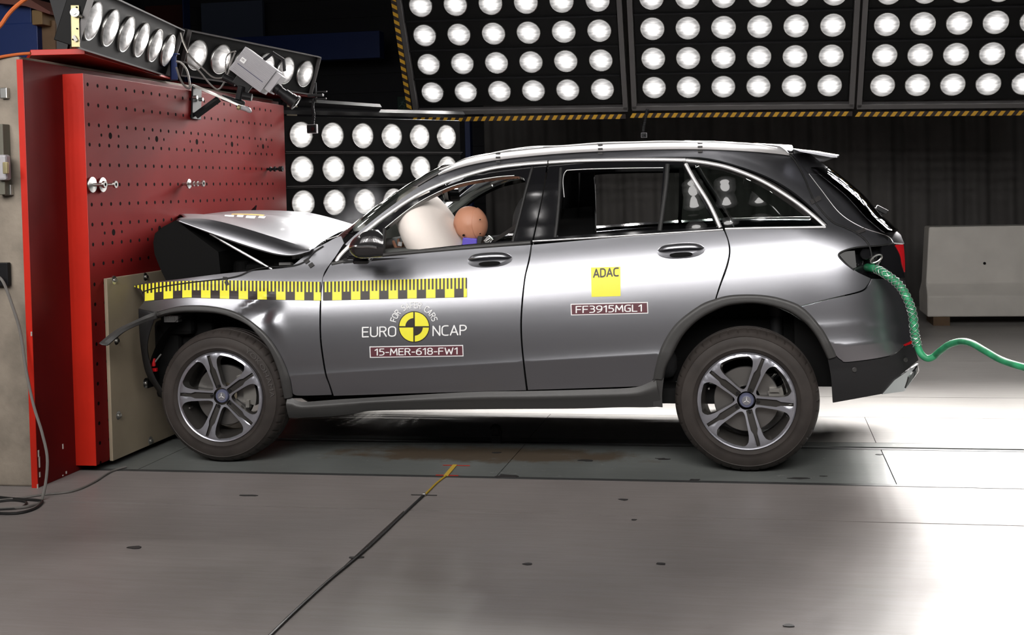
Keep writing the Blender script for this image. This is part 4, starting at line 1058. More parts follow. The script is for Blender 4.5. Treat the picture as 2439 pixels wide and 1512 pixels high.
# ================================================================== FLOOR AND HALL
def floor_mat(name, col, rough, noise, stain=None, spec=.4):
    m = mat(name, col, rough, 0, spec=spec, noise=noise, nscale=1.6, rvar=.08, bump=.04, bscale=60)
    nt = m.node_tree; b = nt.nodes['Principled BSDF']; tc = [n for n in nt.nodes if n.type == 'TEX_COORD'][0]
    src = b.inputs['Base Color'].links[0].from_socket
    # long scuffs along the track direction
    mp = nt.nodes.new('ShaderNodeMapping'); mp.inputs['Scale'].default_value = (1.2, 14, 1)
    n = nt.nodes.new('ShaderNodeTexNoise'); n.inputs['Scale'].default_value = 2.2; n.inputs['Detail'].default_value = 8; n.inputs['Roughness'].default_value = .7
    nt.links.new(tc.outputs['Object'], mp.inputs[0]); nt.links.new(mp.outputs[0], n.inputs['Vector'])
    r = nt.nodes.new('ShaderNodeValToRGB'); r.color_ramp.elements[0].position = .35; r.color_ramp.elements[1].position = .62
    r.color_ramp.elements[0].color = (.90, .89, .88, 1); r.color_ramp.elements[1].color = (1, 1, 1, 1)
    nt.links.new(n.outputs['Fac'], r.inputs[0])
    mx = nt.nodes.new('ShaderNodeMixRGB'); mx.blend_type = 'MULTIPLY'; mx.inputs[0].default_value = 1
    nt.links.new(src, mx.inputs[1]); nt.links.new(r.outputs[0], mx.inputs[2]); out = mx.outputs[0]
    for sc_, lo, hi, cl, am in ((9, .60, .68, (.55, .55, .53, 1), .30 if stain else .0), (3.1, .62, .72, (.10, .085, .07, 1), .16)):   # scuffs and dirt patches
        n4 = nt.nodes.new('ShaderNodeTexNoise'); n4.inputs['Scale'].default_value = sc_; n4.inputs['Detail'].default_value = 10; n4.inputs['Roughness'].default_value = .75
        nt.links.new(mp.outputs[0] if False else tc.outputs['Object'], n4.inputs['Vector'])
        r4 = nt.nodes.new('ShaderNodeMapRange'); r4.inputs[1].default_value = lo; r4.inputs[2].default_value = hi; r4.inputs[4].default_value = am; nt.links.new(n4.outputs['Fac'], r4.inputs[0])
        m4 = nt.nodes.new('ShaderNodeMixRGB'); nt.links.new(r4.outputs[0], m4.inputs[0]); nt.links.new(out, m4.inputs[1]); m4.inputs[2].default_value = cl; out = m4.outputs[0]
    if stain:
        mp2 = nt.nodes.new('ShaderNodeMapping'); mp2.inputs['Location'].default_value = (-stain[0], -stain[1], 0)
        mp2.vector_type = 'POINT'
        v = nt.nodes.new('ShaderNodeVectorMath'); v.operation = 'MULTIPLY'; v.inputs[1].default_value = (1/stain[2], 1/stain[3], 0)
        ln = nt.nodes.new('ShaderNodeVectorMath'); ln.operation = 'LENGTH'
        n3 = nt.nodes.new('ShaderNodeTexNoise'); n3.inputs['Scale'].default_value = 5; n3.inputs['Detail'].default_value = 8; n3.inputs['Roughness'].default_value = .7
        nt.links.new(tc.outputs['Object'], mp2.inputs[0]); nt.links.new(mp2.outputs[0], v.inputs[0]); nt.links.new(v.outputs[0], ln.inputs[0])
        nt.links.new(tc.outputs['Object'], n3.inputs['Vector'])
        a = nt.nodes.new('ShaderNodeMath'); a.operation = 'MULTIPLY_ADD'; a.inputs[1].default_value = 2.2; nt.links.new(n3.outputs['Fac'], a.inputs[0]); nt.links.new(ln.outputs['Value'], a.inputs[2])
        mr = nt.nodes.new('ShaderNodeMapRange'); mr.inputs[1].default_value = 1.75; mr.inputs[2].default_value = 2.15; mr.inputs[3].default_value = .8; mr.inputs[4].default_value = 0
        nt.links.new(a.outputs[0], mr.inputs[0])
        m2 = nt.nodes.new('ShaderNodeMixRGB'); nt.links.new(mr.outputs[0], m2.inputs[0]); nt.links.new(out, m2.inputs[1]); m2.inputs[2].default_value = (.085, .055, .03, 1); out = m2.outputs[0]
    nt.links.new(out, b.inputs['Base Color'])
    return m
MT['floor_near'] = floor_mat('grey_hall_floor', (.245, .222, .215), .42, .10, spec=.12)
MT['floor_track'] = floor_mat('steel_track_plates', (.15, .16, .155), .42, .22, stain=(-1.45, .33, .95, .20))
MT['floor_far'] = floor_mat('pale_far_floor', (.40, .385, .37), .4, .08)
MT['groove'] = mat('floor_groove', (.012, .011, .011), .8)
MT['edge'] = mat('track_edge_steel', (.045, .046, .046), .5)
X0, X1, Y0, Y1 = -9., 6., -9., 10.5
m = MB(); m.box(((X0+X1)/2, (Y0+Y1)/2, -.08), (X1-X0, Y1-Y0, .06)); struct(m.build('floor', 'groove'))
g = .005
def slabs(name, xs, ya, yb, mt, gx=.005, gy0=.005, gy1=.005, top=0.):
    m = MB()
    for a, b in zip(xs[:-1], xs[1:]): m.box(((a+b)/2, (ya+gy0+yb-gy1)/2, top-.02), (b-a-gx*2, yb-ya-gy0-gy1, .04))
    return struct(m.build(name, mt))
slabs('floor', [X0, -1.565, X1], Y0, -.83, 'floor_near')
slabs('floor', [X0, X1], -.83, -.20, 'floor_near')
slabs('floor', [X0, -3.28, -1.28, .717, 2.717, X1], -.165, .60, 'floor_track', gx=.0025)
slabs('floor', [X0, X1], -.20, -.165, 'edge', gy0=.001, gy1=.001, top=.001)
slabs('floor', [X0, X1], .60, .635, 'edge', gy0=.001, gy1=.001, top=.001)
slabs('floor', [X0, X1], .665, .78, 'floor_track')
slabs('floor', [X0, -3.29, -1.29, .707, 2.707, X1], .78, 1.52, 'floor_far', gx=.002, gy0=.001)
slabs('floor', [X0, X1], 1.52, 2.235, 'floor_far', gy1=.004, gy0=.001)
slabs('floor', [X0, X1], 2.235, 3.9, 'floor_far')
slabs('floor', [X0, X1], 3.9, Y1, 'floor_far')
# walls
m = MB(); m.box(((X0+X1)/2, 10.4, 3.6), (X1-X0, .2, 7.2))
for i in range(26): m.box(((X0-2)/2-1, 10.28, .2+i*.27), (9, .02, .02))
struct(m.build('wall_back', 'wall'))
m = MB()   # pleated dark curtain
def cur(u, v): x = -3.25+u*9.2; return Vector((x, 8.2+.035*math.sin(x*19)+.03*math.sin(x*7.3+1)+.012*math.sin(x*47), v*6.2))
m.grid(cur, 500, 2); struct(m.build('wall_curtain', 'curtain', smooth=True, solid=.01))
m = MB(); m.box((-8.95, .7, 3.6), (.1, 19.4, 7.2)); struct(m.build('wall_left', 'wall'))
m = MB(); m.box((5.95, .7, 3.6), (.1, 19.4, 7.2)); struct(m.build('wall_right', 'wall'))
m = MB(); m.box((-1.5, -8.95, 3.6), (14.8, .1, 7.2)); struct(m.build('wall_front', 'wall'))
m = MB(); m.box((-1.5, .75, 7.2), (15, 19.5, .1)); struct(m.build('ceiling', 'wall'))
# things deep in the dark
def slab_px(name, u0, v0, u1, v1, y, th, mt, label, cat, group=None):
    a = ony(u0, v0, y); b = ony(u1, v1, y); c = (a+b)/2
    m = MB(); m.box((c[0], y+th/2, c[2]), (abs(b[0]-a[0]), th, abs(b[2]-a[2]))); o = m.build(name, mt, None, bevel=.004); return tag(o, label, cat, group)
slab_px('steel_beam', 480, 93, 905, 137, 9.2, .2, 'blue', 'dark blue horizontal steel beam on the back wall above the camera', 'beam')
slab_px('steel_beam', 435, -30, 440, 200, 9.4, .2, 'blue', 'dark blue narrow steel post at the back wall', 'beam')
o = slab_px('wall_panel', 478, 8, 627, 96, 9.9, .08, mat('slate_panel', (.055, .07, .11), .7), 'slate blue panel on the dark back wall, behind the lamp boxes', 'panel')
slab_px('steel_post', 1106, 278, 1130, 733, 8.0, .12, 'blue', 'dark blue upright post beside the left edge of the curtain', 'post')
slab_px('brown_panel', 345, 15, 440, 95, 10.15, .1, mat('brown_panel', (.06, .012, .008), .7), 'dark brown panel on the back wall behind the slanted lamp box', 'panel')
es = slab_px('exit_sign', 946, 230, 975, 262, 10.22, .04, mat('dark_green_sign', (.004, .03, .02), .5), 'dim dark green exit sign with running figure left of lamp banks', 'sign')
m = MB(); q = lambda u, v: ony(u, v, 10.21); m.ball(q(963, 237), (.012, .004, .012), None, 8, 6); m.tube([q(961, 241), q(957, 248), q(951, 255)], .01, 6); m.tube([q(958, 248), q(964, 252), q(962, 259)], .009, 6); m.tube([q(954, 244), q(960, 242), q(966, 246)], .007, 6)
m.build('running_figure', mat('sign_figure', (.06, .12, .1), .5), es)

# ================================================================== CRASH BARRIER
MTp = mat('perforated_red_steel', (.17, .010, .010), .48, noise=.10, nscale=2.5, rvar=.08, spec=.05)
nt = MTp.node_tree; b = nt.nodes['Principled BSDF']; tc = [n for n in nt.nodes if n.type == 'TEX_COORD'][0]
def mth(op, a, b_=None):
    n = nt.nodes.new('ShaderNodeMath'); n.operation = op
    for i, q in enumerate((a, b_)):
        if q is None: continue
        if isinstance(q, (int, float)): n.inputs[i].default_value = q
        else: nt.links.new(q, n.inputs[i])
    return n.outputs[0]
sx = nt.nodes.new('ShaderNodeSeparateXYZ'); nt.links.new(tc.outputs['Object'], sx.inputs[0])
def holes(oy, oz, py, pz, r, ymin, ymax, zs=None):
    yy = mth('SUBTRACT', sx.outputs[1], oy); zz = mth('SUBTRACT', sx.outputs[2], oz)
    ky = mth('MULTIPLY', mth('SUBTRACT', mth('FRACT', mth('ADD', mth('DIVIDE', yy, py), .5)), .5), py)
    kz = mth('MULTIPLY', mth('SUBTRACT', mth('FRACT', mth('ADD', mth('DIVIDE', zz, pz), .5)), .5), pz)
    d = mth('SQRT', mth('ADD', mth('MULTIPLY', ky, ky), mth('MULTIPLY', kz, kz)))
    h = mth('LESS_THAN', d, r); h = mth('MULTIPLY', h, mth('GREATER_THAN', sx.outputs[1], ymin)); h = mth('MULTIPLY', h, mth('LESS_THAN', sx.outputs[1], ymax))
    return mth('MULTIPLY', h, mth('GREATER_THAN', sx.outputs[0], -3.485))
h1 = holes(-.200, 2.099, .098, .1083, .0105, -.25, 2.30)
h2 = holes(.012, 1.83, .52, .54, .018, -.25, 2.30)
h3 = holes(-.08, 1.83, .52, .54, .009, -.25, 2.30)
h4 = holes(.10, 1.83, .52, .54, .009, -.25, 2.30)
hh = mth('MAXIMUM', mth('MAXIMUM', h1, h2), mth('MAXIMUM', h3, h4))
src = b.inputs['Base Color'].links[0].from_socket
mx = nt.nodes.new('ShaderNodeMixRGB'); nt.links.new(hh, mx.inputs[0]); nt.links.new(src, mx.inputs[1]); mx.inputs[2].default_value = (.006, .003, .003, 1); nt.links.new(mx.outputs[0], b.inputs['Base Color'])
rg = mth('MAXIMUM', hh, b.inputs['Roughness'].links[0].from_socket); nt.links.new(rg, b.inputs['Roughness'])
MT['perf'] = MTp
bar = thing('crash_barrier', (-4.2, .97, 0), 'massive red steel faced concrete crash barrier with perforated plate at the car nose', 'crash barrier')
m = MB(); m.box((-5.2, 1.05, 1.11), (3.13, 3.24, 2.22)); m.build('concrete_block', 'concrete', bar, bevel=.01)
m = MB(); m.box((-3.617, 1.05, 1.10), (.034, 3.28, 2.2)); m.build('backing_plate', 'redpaint', bar, bevel=.003)
for z_, c in ((.2, .08), (.5, .0)): pass
m = MB(); m.box((-3.54, 1.13, 1.095), (.12, 2.74, 2.12)); pp = m.build('perforated_plate', 'perf', bar, bevel=.003)
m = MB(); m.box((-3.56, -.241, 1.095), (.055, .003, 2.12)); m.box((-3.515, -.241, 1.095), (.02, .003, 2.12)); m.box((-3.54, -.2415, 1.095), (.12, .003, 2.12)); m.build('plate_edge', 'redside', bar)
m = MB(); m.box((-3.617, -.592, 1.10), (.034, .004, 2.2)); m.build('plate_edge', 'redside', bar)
for (u, v, h) in ((92,1080,16),(94,1100,26),(95,1130,12),(90,1160,14),(93,1172,8),(158,1125,6),(176,1134,3),(150,1132,3),(75,795,10),(150,1063,12)):
    q = onx(u, v, -3.598); MB().box(q, (.003, .008, h*.0022)).build('paint_chip', 'whiteblock', bar)
# plywood with bolts
def on_ply(u, v): return onx(u, v, -3.462)
pl = [on_ply(253,651), on_ply(375,632), on_ply(430,626), on_ply(430,1042), on_ply(388,1059), on_ply(270,1106)]
y0 = pl[0][1]; z1 = 1.04; z0 = .03
m = MB(); m.box((-3.469, (y0+1.75)/2, (z0+z1)/2), (.02, 1.75-y0, z1-z0)); ply = m.build('plywood_sheet', 'ply', bar, bevel=.002)
for (u, v, r) in ((271,667,.024),(345,659,.024),(276,811,.024),(281,989,.024),(357,1049,.024),(346,912,.03)):
    q = Vector(on_ply(u, v)); m = MB(); m.lathe([(.0001, .012), (r*.4, .012), (r*.45, .005), (r, .004), (r, -.005)], q, (1, 0, 0), 20); m.cyl(q, q+Vector((.018, 0, 0)), r*.45, 6)
    m.build('bolt', 'zinc', ply)
for (u, v) in ((308,665),(378,652),(272,717),(278,900),(284,1078),(320,1062),(305,700)): q = Vector(on_ply(u, v)); MB().cyl(q-Vector((.01,0,0)), q+Vector((.0008, 0, 0)), .008, 10).build('drilled_hole', 'dark', ply)
# threaded rods with washers standing out of the perforated plate
def rod(u, v, L, wash, mt='zinc', nuts=(), reach=0):
    q = Vector(onx(u, v, -3.48)); m = MB(); m.cyl(q, q+Vector((L, 0, 0)), .009, 10); m.cyl(q+Vector((L-.012, 0, 0)), q+Vector((L, 0, 0)), .02, 12)
    for d, r in wash: m.lathe([(.01, 0), (r, .0), (r*1.02, .004), (r, .008), (.01, .014)], q+Vector((d, 0, 0)), (1, 0, 0), 28)
    for d in nuts: m.cyl(q+Vector((d, 0, 0)), q+Vector((d+.016, 0, 0)), .018, 6)
    return m.build('threaded_rod', mt, pp, smooth=True, angle=35)
rod(217, 440, .085, ((.002, .042),)); rod(241, 440, .09, ((.004, .040),), nuts=(.012,))
rod(436, 438, .14, ((.035, .03),), nuts=(.06, .085)); rod(637, 403, .12, ((.02, .018),), 'blackmetal', nuts=(.05, .09))
# top slab
Z_ = 2.25
a = onz(73, 132, Z_); b_ = onz(202, 129, Z_); c = onz(410, 190, Z_)
d1 = (b_-a); d1 /= np.linalg.norm(d1)
m = MB(); poly = [a, b_, c, c+(a-b_)*1.5+np.array([-.4, 0, 0]), a+np.array([-.6, .8, 0])]
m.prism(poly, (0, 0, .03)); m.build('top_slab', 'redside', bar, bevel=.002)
c2a = onz(430, 200, 2.235); c2b = onz(765, 232, 2.235)
m = MB(); m.prism([c2a+np.array([-.02, 0, 0]), onz(755, 232, 2.235), onz(755, 225, 2.235)+np.array([-.5, .2, 0]), c2a+np.array([-.6, .2, 0])], (0, 0, .02)); m.build('top_slab', 'redpaint', bar)
# fittings on concrete
for u, v in ((12, 222), (22, 452)): m = MB(); q = Vector(ony(u, v, -.58)); m.box(q, (.04, .03, .055)); m.build('hinge', 'zinc', bar, bevel=.004)
m = MB(); q = Vector(ony(5, 380, -.60)); m.box(q, (.06, .06, .36)); m.build('cover_strip', mat('olive_cover', (.12, .115, .09), .6), bar, bevel=.004)
m = MB(); q = Vector(ony(8, 399, -.64)); m.box(q, (.06, .05, .13)); m.build('latch', 'camera_grey', bar, bevel=.012)
m = MB(); q = Vector(ony(14, 400, -.68)); m.box(q, (.025, .02, .06)); m.build('latch', 'gold', bar, bevel=.004)
m = MB(); q = Vector(ony(4, 653, -.59)); m.box(q, (.09, .03, .12)); m.build('socket_box', 'blackmetal', bar, bevel=.005)
m = MB(); m.box((-3.9, -.574, 1.4), (.004, .006, 1.5)); m.build('panel_joint', 'dark', bar)

# ================================================================== LAMP BANKS
def lamp_emit(name, col, s, rim):
    m = bpy.data.materials.new(name); m.use_nodes = True; nt = m.node_tree; b = nt.nodes['Principled BSDF']
    b.inputs['Base Color'].default_value = (.08, .08, .08, 1); b.inputs['Roughness'].default_value = .2
    tc = nt.nodes.new('ShaderNodeTexCoord'); ln = nt.nodes.new('ShaderNodeVectorMath'); ln.operation = 'LENGTH'; nt.links.new(tc.outputs['Object'], ln.inputs[0])
    mp = nt.nodes.new('ShaderNodeMapping'); mp.inputs['Scale'].default_value = (8, 40, 8); nt.links.new(tc.outputs['Object'], mp.inputs[0])
    n = nt.nodes.new('ShaderNodeTexNoise'); n.inputs['Scale'].default_value = 1.; n.inputs['Detail'].default_value = 3; nt.links.new(mp.outputs[0], n.inputs['Vector'])
    mr = nt.nodes.new('ShaderNodeMapRange'); mr.interpolation_type = 'SMOOTHSTEP'; mr.inputs[1].default_value = .045; mr.inputs[2].default_value = .088; mr.inputs[3].default_value = s; mr.inputs[4].default_value = rim
    nt.links.new(ln.outputs['Value'], mr.inputs[0])
    mu = nt.nodes.new('ShaderNodeMath'); mu.operation = 'MULTIPLY'; n2 = nt.nodes.new('ShaderNodeMapRange'); n2.inputs[1].default_value = .3; n2.inputs[2].default_value = .7; n2.inputs[3].default_value = .55; n2.inputs[4].default_value = 1.4
    nt.links.new(n.outputs['Fac'], n2.inputs[0]); nt.links.new(n2.outputs[0], mu.inputs[0]); nt.links.new(mr.outputs[0], mu.inputs[1])
    b.inputs['Emission Color'].default_value = (*col, 1); nt.links.new(mu.outputs[0], b.inputs['Emission Strength'])
    return m
def plain_emit(name, col, s):
    return mat(name, (.5, .5, .5), .4, emit=col, estr=s)
LAMPS = {}
def lamp_meshes(kind, s, rim, bulb, col):
    mt = lamp_emit(kind+'_lens', col, s, rim); mb = plain_emit(kind+'_filament', col, bulb)
    prof = [(.0001, .020), (.03, .0195), (.06, .016), (.085, .009), (.098, .002)]
    m = MB(); m.lathe(prof, (0, 0, 0), (0, 0, 1), 32); m.cm = 1; m.lathe([(.098, .002), (.103, .004), (.106, .0), (.104, -.02)], (0, 0, 0), (0, 0, 1), 32)
    o = m.build('lamp', [mt, 'zinc'], None, smooth=True, angle=60); me = o.data; bpy.data.objects.remove(o)
    m = MB(); m.lathe([(.0001, .0235), (.042, .0225), (.043, .0205)], (0, 0, 0), (0, 0, 1), 14)
    o = m.build('bulb', mb, None, smooth=True); mb_ = o.data; bpy.data.objects.remove(o)
    LAMPS[kind] = (me, mb_)
lamp_meshes('far', 1.15, .4, FAR_BULB, (1, .97, .95)); lamp_meshes('near', 1.7, .42, NEAR_BULB, (1, .97, .95)); lamp_meshes('dim', .9, .3, 9, (1, .97, .95)); lamp_meshes('low', 1.7, .5, LOW_BULB, (1, .96, .92)); lamp_meshes('top', .75, .2, 20, (1, .95, .92))
SPL = {}
def spot(o, kind):
    if kind not in SPL:
        l = bpy.data.lights.new(kind+'_beam', 'SPOT'); l.energy = SPOT[kind][0]; l.spot_size = math.radians(SPOT[kind][1]); l.spot_blend = .7
        l.shadow_soft_size = .05; l.color = (1, .97, .94); SPL[kind] = l
    s = bpy.data.objects.new('beam', SPL[kind]); COL.objects.link(s); s.parent = o; s.location = (0, 0, .05); s.rotation_euler = (PI, 0, 0)
def bank(name, origin, dcol, drow, nc, nr, kind, label, depth=.12, margin=(.16, .14), frame=True, rowbars=True, skip=()):
    """origin: lowest left lamp; dcol/drow vectors from lamp to lamp"""
    O = Vector(origin); C_ = Vector(dcol); R_ = Vector(drow); n = C_.cross(R_).normalized()
    if n.z > .01 or (abs(n.z) <= .01 and n.x < 0): n = -n
    X = C_.normalized(); Z = n; Y = Z.cross(X).normalized(); Rm = Matrix((X, Y, Z)).transposed()
    root = thing('lamp_bank', O, label, 'lamp bank', 'lamp banks around the crash area')
    W_ = C_.length*(nc-1)+2*margin[0]; H_ = R_.length*(nr-1)+2*margin[1]; cen = O+C_*(nc-1)/2+R_*(nr-1)/2
    m = MB(); m.box(cen-n*(depth/2+.004), (W_, H_, depth), Rm); m.build('housing', 'bank_black', root, bevel=.004)
    if rowbars:
        for j in range(nr-1):
            m = MB(); c = O+C_*(nc-1)/2+R_*(j+.5); m.box(c+n*.012, (W_, .006, .022), Rm); m.box(c+n*.004-Y*.012, (W_, .004, .012), Rm)
            m.build('row_divider', 'blackmetal' if kind == 'far' or kind == 'near' else 'bank_frame', root)
    if frame:
        m = MB()
        for sgn in (-1, 1):
            m.box(cen+X*sgn*(W_/2+.03)+n*.01, (.045, H_+.10, .06), Rm)
            m.box(cen+Y*sgn*(H_/2+.04)+n*.01, (W_+.1, .045, .06), Rm)
        m.build('frame', 'bank_frame', root, bevel=.003)
    for j in range(nr):
        me, mb = LAMPS['dim' if kind == 'near' and j > 5 else kind]
        for i in range(nc):
            if (i, j) in skip: continue
            p = O+C_*i+R_*j
            o = bpy.data.objects.new('lamp', me); link(o, root, p); q = Rm.copy()
            o.rotation_euler = (Rm @ Matrix.Rotation(random.uniform(-.15, .15), 3, 'Z')).to_euler()
            b = bpy.data.objects.new('bulb', mb); COL.objects.link(b); b.parent = o; WT[b.name] = p
            if kind != 'near' or j < 6: spot(o, kind)
    return root
# overhead banks behind the car, each tilted down over it
P0 = at(1558, 208, 10.45); NN = np.array([0, -.87, -.49])
def onb(u, v): return onp(u, v, P0, NN)
def tape_seg(parent, a, b, wd, n, up, slant=.6):
    """black and yellow hazard tape"""
    a = Vector(a); b = Vector(b); L = (b-a).length; X = (b-a).normalized(); U = (Vector(up)-X*Vector(up).dot(X)).normalized(); N = Vector(n)
    m = MB(); k = int(L/.072); m.cm = 1
    m.add([a, b, b+U*wd, a+U*wd], [(0, 1, 2, 3)]); m.cm = 0
    for i in range(k):
        s0 = a+X*(L*(i+.1)/k); e = X*L/k*.5; sl = X*(wd*slant)
        m.add([s0+N*.002, s0+e+N*.002, s0+e+sl+U*wd+N*.002, s0+sl+U*wd+N*.002], [(0, 1, 2, 3)])
    return m.build('hazard_tape', ['hazard', 'blackvinyl'], parent, fix=False)
MT['hazard'] = mat('hazard_orange_yellow', (.6, .33, .03), .5)
LB_ = ['left bank of glaring round lamps overhead behind the car, edged with hazard tape', 'middle bank of glaring round lamps overhead behind the car roof', 'right bank of glaring round lamps overhead, cut by the right picture edge']
spec = [((1030,220),(1435,212),(1021,153),6),((1558,208),(1976,203),(1556,139),6),((2102,203),(2354,200),(2107,131.5),4)]
banks = []
for k, (o_, e_, r_, nc) in enumerate(spec):
    O = onb(*o_); D = (onb(*e_)-O)/(nc-1); Rw = onb(*r_)-O
    nn = 6
    banks.append(bank('lamp_bank', O, D, Rw, nn, 7, 'far', LB_[k], margin=(.155, .145)))
    c_ = Vector(D).cross(Vector(Rw)).normalized(); c_ = -c_ if c_.y > 0 else c_
    W0 = O-np.array(Vector(D).normalized())*.20-np.array(Vector(Rw).normalized())*.225
    W1 = O+D*5+np.array(Vector(D).normalized())*.20-np.array(Vector(Rw).normalized())*.225
    tape_seg(banks[-1], W0+np.array(c_)*.05, W1+np.array(c_)*.05, .045, c_, -Vector(Rw), -.6)
    if k == 0:
        H1 = W0+Rw*7.2
        tape_seg(banks[-1], W0+np.array(c_)*.05+np.array([.0, 0, 0]), H1+np.array(c_)*.05, .045, c_, -Vector(D), .6)
# near-side banks above the camera side, mirror image of the far ones
LBn = ['left bank of round lamps above the camera side, reflected in the car', 'middle bank of round lamps above the camera side, reflected in the car', 'right bank of round lamps above the camera side, reflected in the car', 'leftmost bank of round lamps above the camera side, beside the barrier']
for k, x0 in enumerate((-2.9, -.80, 1.20, -5.0)):
    bank('lamp_bank', (x0+1.5, -4.15, 2.55), (-.30, 0, 0), (0, .12, .25), 6, 11, 'near', LBn[k], margin=(.155, .145))
# low upright bank beside the barrier end
A = at(722, 484, 9.35); B = at(1004, 485, 10.15); D = (B-A)/4; D[2] = 0
o = bank('lamp_bank', A, D, (0, 0, .268), 6, 3, 'low', 'low upright bank of three lamp rows between barrier end and windscreen', margin=(.155, .145), frame=False)
m = MB(); X = Vector(D).normalized(); base = Vector(A)
Rm = Matrix((X, Vector((-X.y, X.x, 0)), Vector((0, 0, 1)))).transposed()
for a_, b_ in ((at(672, 240, 9.22), at(905, 256, 9.80)), (at(672, 263, 9.22), at(1103, 273, 10.38))):
    m = MB(); m.tube([a_, b_], .028, 4); m.build('support_rail', 'blackmetal', o)
m = MB(); m.box(base+X*.75+Vector((0, 0, -.30)), (1.9, .08, .16), Rm); m.box(base+X*.75+Vector((0, .2, -1.0)), (.1, .1, .7), Rm); m.box(base+X*.0+Vector((0, .2, -.7)), (.1, .1, 1.2), Rm)
m.build('support_frame', 'blackmetal', o, bevel=.004)
m = MB()
for v, du in ((253, 28), (272, 26)):
    q = at(682+du/2, v, 9.3); m.box(q, (.09, .01, .022), Rm)
m.build('label_strip', mat('cream_strip', (.4, .35, .25), .6), o)
# slanted lamp boxes on top of the barrier
def topbox(A, B, n, nc, label, hh, skip=()):
    A = Vector(A); B = Vector(B); D = (B-A)/(nc-1); X = D.normalized(); N = (Vector(n)-X*Vector(n).dot(X)).normalized(); Y = N.cross(X)
    if Y.z < 0: Y = -Y
    Rm = Matrix((X, Y, X.cross(Y))).transposed(); N = X.cross(Y)
    if N.dot(Vector(n)) < 0: Rm = Matrix((-X, Y, (-X).cross(Y))).transposed(); N = (-X).cross(Y)
    root = thing('lamp_box', A, label, 'lamp box', 'lamp boxes on the barrier')
    L = (B-A).length; c = (A+B)/2
    m = MB(); m.box(c-N*.06, (L+.27, hh, .10), Rm); m.build('housing', 'bank_black', root, bevel=.004)
    m = MB()
    for s_ in (-1, 1): m.box(c+Y*s_*hh/2+N*.005, (L+.27, .008, .03), Rm); m.box(c+X*s_*(L/2+.135)+N*.005, (.008, hh, .03), Rm)
    m.build('frame', 'bank_frame', root)
    me, mb = LAMPS['top']
    for i in range(nc):
        p = A+D*i; o = bpy.data.objects.new('lamp', me); link(o, root, p); o.rotation_euler = Rm.to_euler()
        b = bpy.data.objects.new('bulb', mb); COL.objects.link(b); b.parent = o; WT[b.name] = p; spot(o, 'top')
    return root, X, Y, N, c
A = at(222, 50, 6.15); B = at(401, 120, 7.5)
t1, X, Y, N, c = topbox(A, B, (.80, -.42, -.25), 6, 'front slanted box of six lamps on top of the barrier slab', .31)
A2 = at(469, 131, 7.95); B2 = at(727, 176, 9.2)
t2, X2, Y2, N2_, c2 = topbox(A2, B2, (.72, -.62, -.25), 6, 'rear slanted box of lamps on the barrier behind the high-speed camera', .30)
# gold bracket
gb = thing('mounting_bracket', at(180, 108, 6.0), 'yellow zinc plated mounting bracket with bolt standing on the barrier slab', 'bracket')
m = MB(); a = at(168, 12, 6.0); b = at(188, 12, 6.0); c_ = at(190, 112, 6.0); d = at(170, 112, 6.0); m.prism([a, b, c_, d], (-.03, .05, 0)); m.build('plate', 'gold', gb, bevel=.002)
m = MB(); q = Vector(at(178, 30, 5.98)); m.lathe([(.0001, .012), (.01, .012), (.011, .004), (.022, .003), (.022, -.005)], q, (.3, -1, 0), 20); q2 = Vector(at(196, 40, 6.0)); m.cyl(q, q2, .008, 8); m.build('bolt', 'zinc', gb)
for u, v in ((182, 17), (183, 68), (173, 94)): q = Vector(at(u, v, 5.995)); MB().cyl(q+Vector((0,.01,0)), q-Vector((0, .001, 0)), .004, 8).build('drilled_hole', 'dark', gb)
m = MB(); q = at(178.5, 91.5, 5.99); m.box(q, (.016, .003, .032), Euler((0, -.5, 0)).to_matrix()); m.build('label', 'whiteblock', gb)
m = MB(); q = Vector(at(158, 79, 6.1)); m.ball(q, .009, None, 12, 8); m.cyl(q, q+Vector((0, .06, 0)), .004); o = m.build('indicator_knob', 'yellow', None, smooth=True); tag(o, 'small round yellow knob left of the gold bracket', 'knob')
m = MB(); m.prism([at(110, -30, 6.4), at(215, -30, 6.4), at(190, 30, 6.4), at(168, 60, 6.4), at(160, 118, 6.4), at(135, 118, 6.4), at(135, 60, 6.4)], (-.05, .1, 0)); o = m.build('support_arm', 'blackmetal', None); tag(o, 'black support arm standing behind the gold bracket', 'support')
m = MB(); m.box(Vector(at(232,20,6.6))-Vector((.1,0,-.1)), (.06,.06,.8)); 
# blue crates and wood behind
slab_px('storage_crate', -40, 60, 91, 135, .9, .5, 'blue', 'dark blue crate on the barrier top at the left picture edge', 'crate')
slab_px('storage_crate', -40, 14, 75, 55, .9, .5, 'blue', 'dark blue crate lying on top of the lower blue crate', 'crate')
slab_px('wooden_beam', 75, 24, 101, 58, .85, .5, mat('ochre_wood', (.16, .1, .04), .7), 'ochre wooden beam end beside the upper blue crate', 'beam')
slab_px('wooden_beam', 93, 50, 133, 135, .95, .5, 'wood', 'dark brown wooden block right of the blue crates', 'beam')
m = MB(); m.prism([at(-20, -10, 7.6), at(60, -8, 7.6), at(120, 28, 7.6), at(118, 34, 7.6), at(60, 14, 7.6), at(-20, 6, 7.6)], (0, .3, 0)); o = m.build('wooden_plank', mat('reddish_wood', (.1, .03, .02), .7), None); tag(o, 'reddish plank lying over the crates at top left', 'plank')
m = MB().tube([at(u, v, 5.6) for u, v in catmull([(-20, 78), (0, 62), (20, 34), (42, 12), (75, -12)], 6)], .010, 8); o = m.build('cable', 'orange', None, smooth=True); tag(o, 'orange cable arching across the top left corner', 'cable')
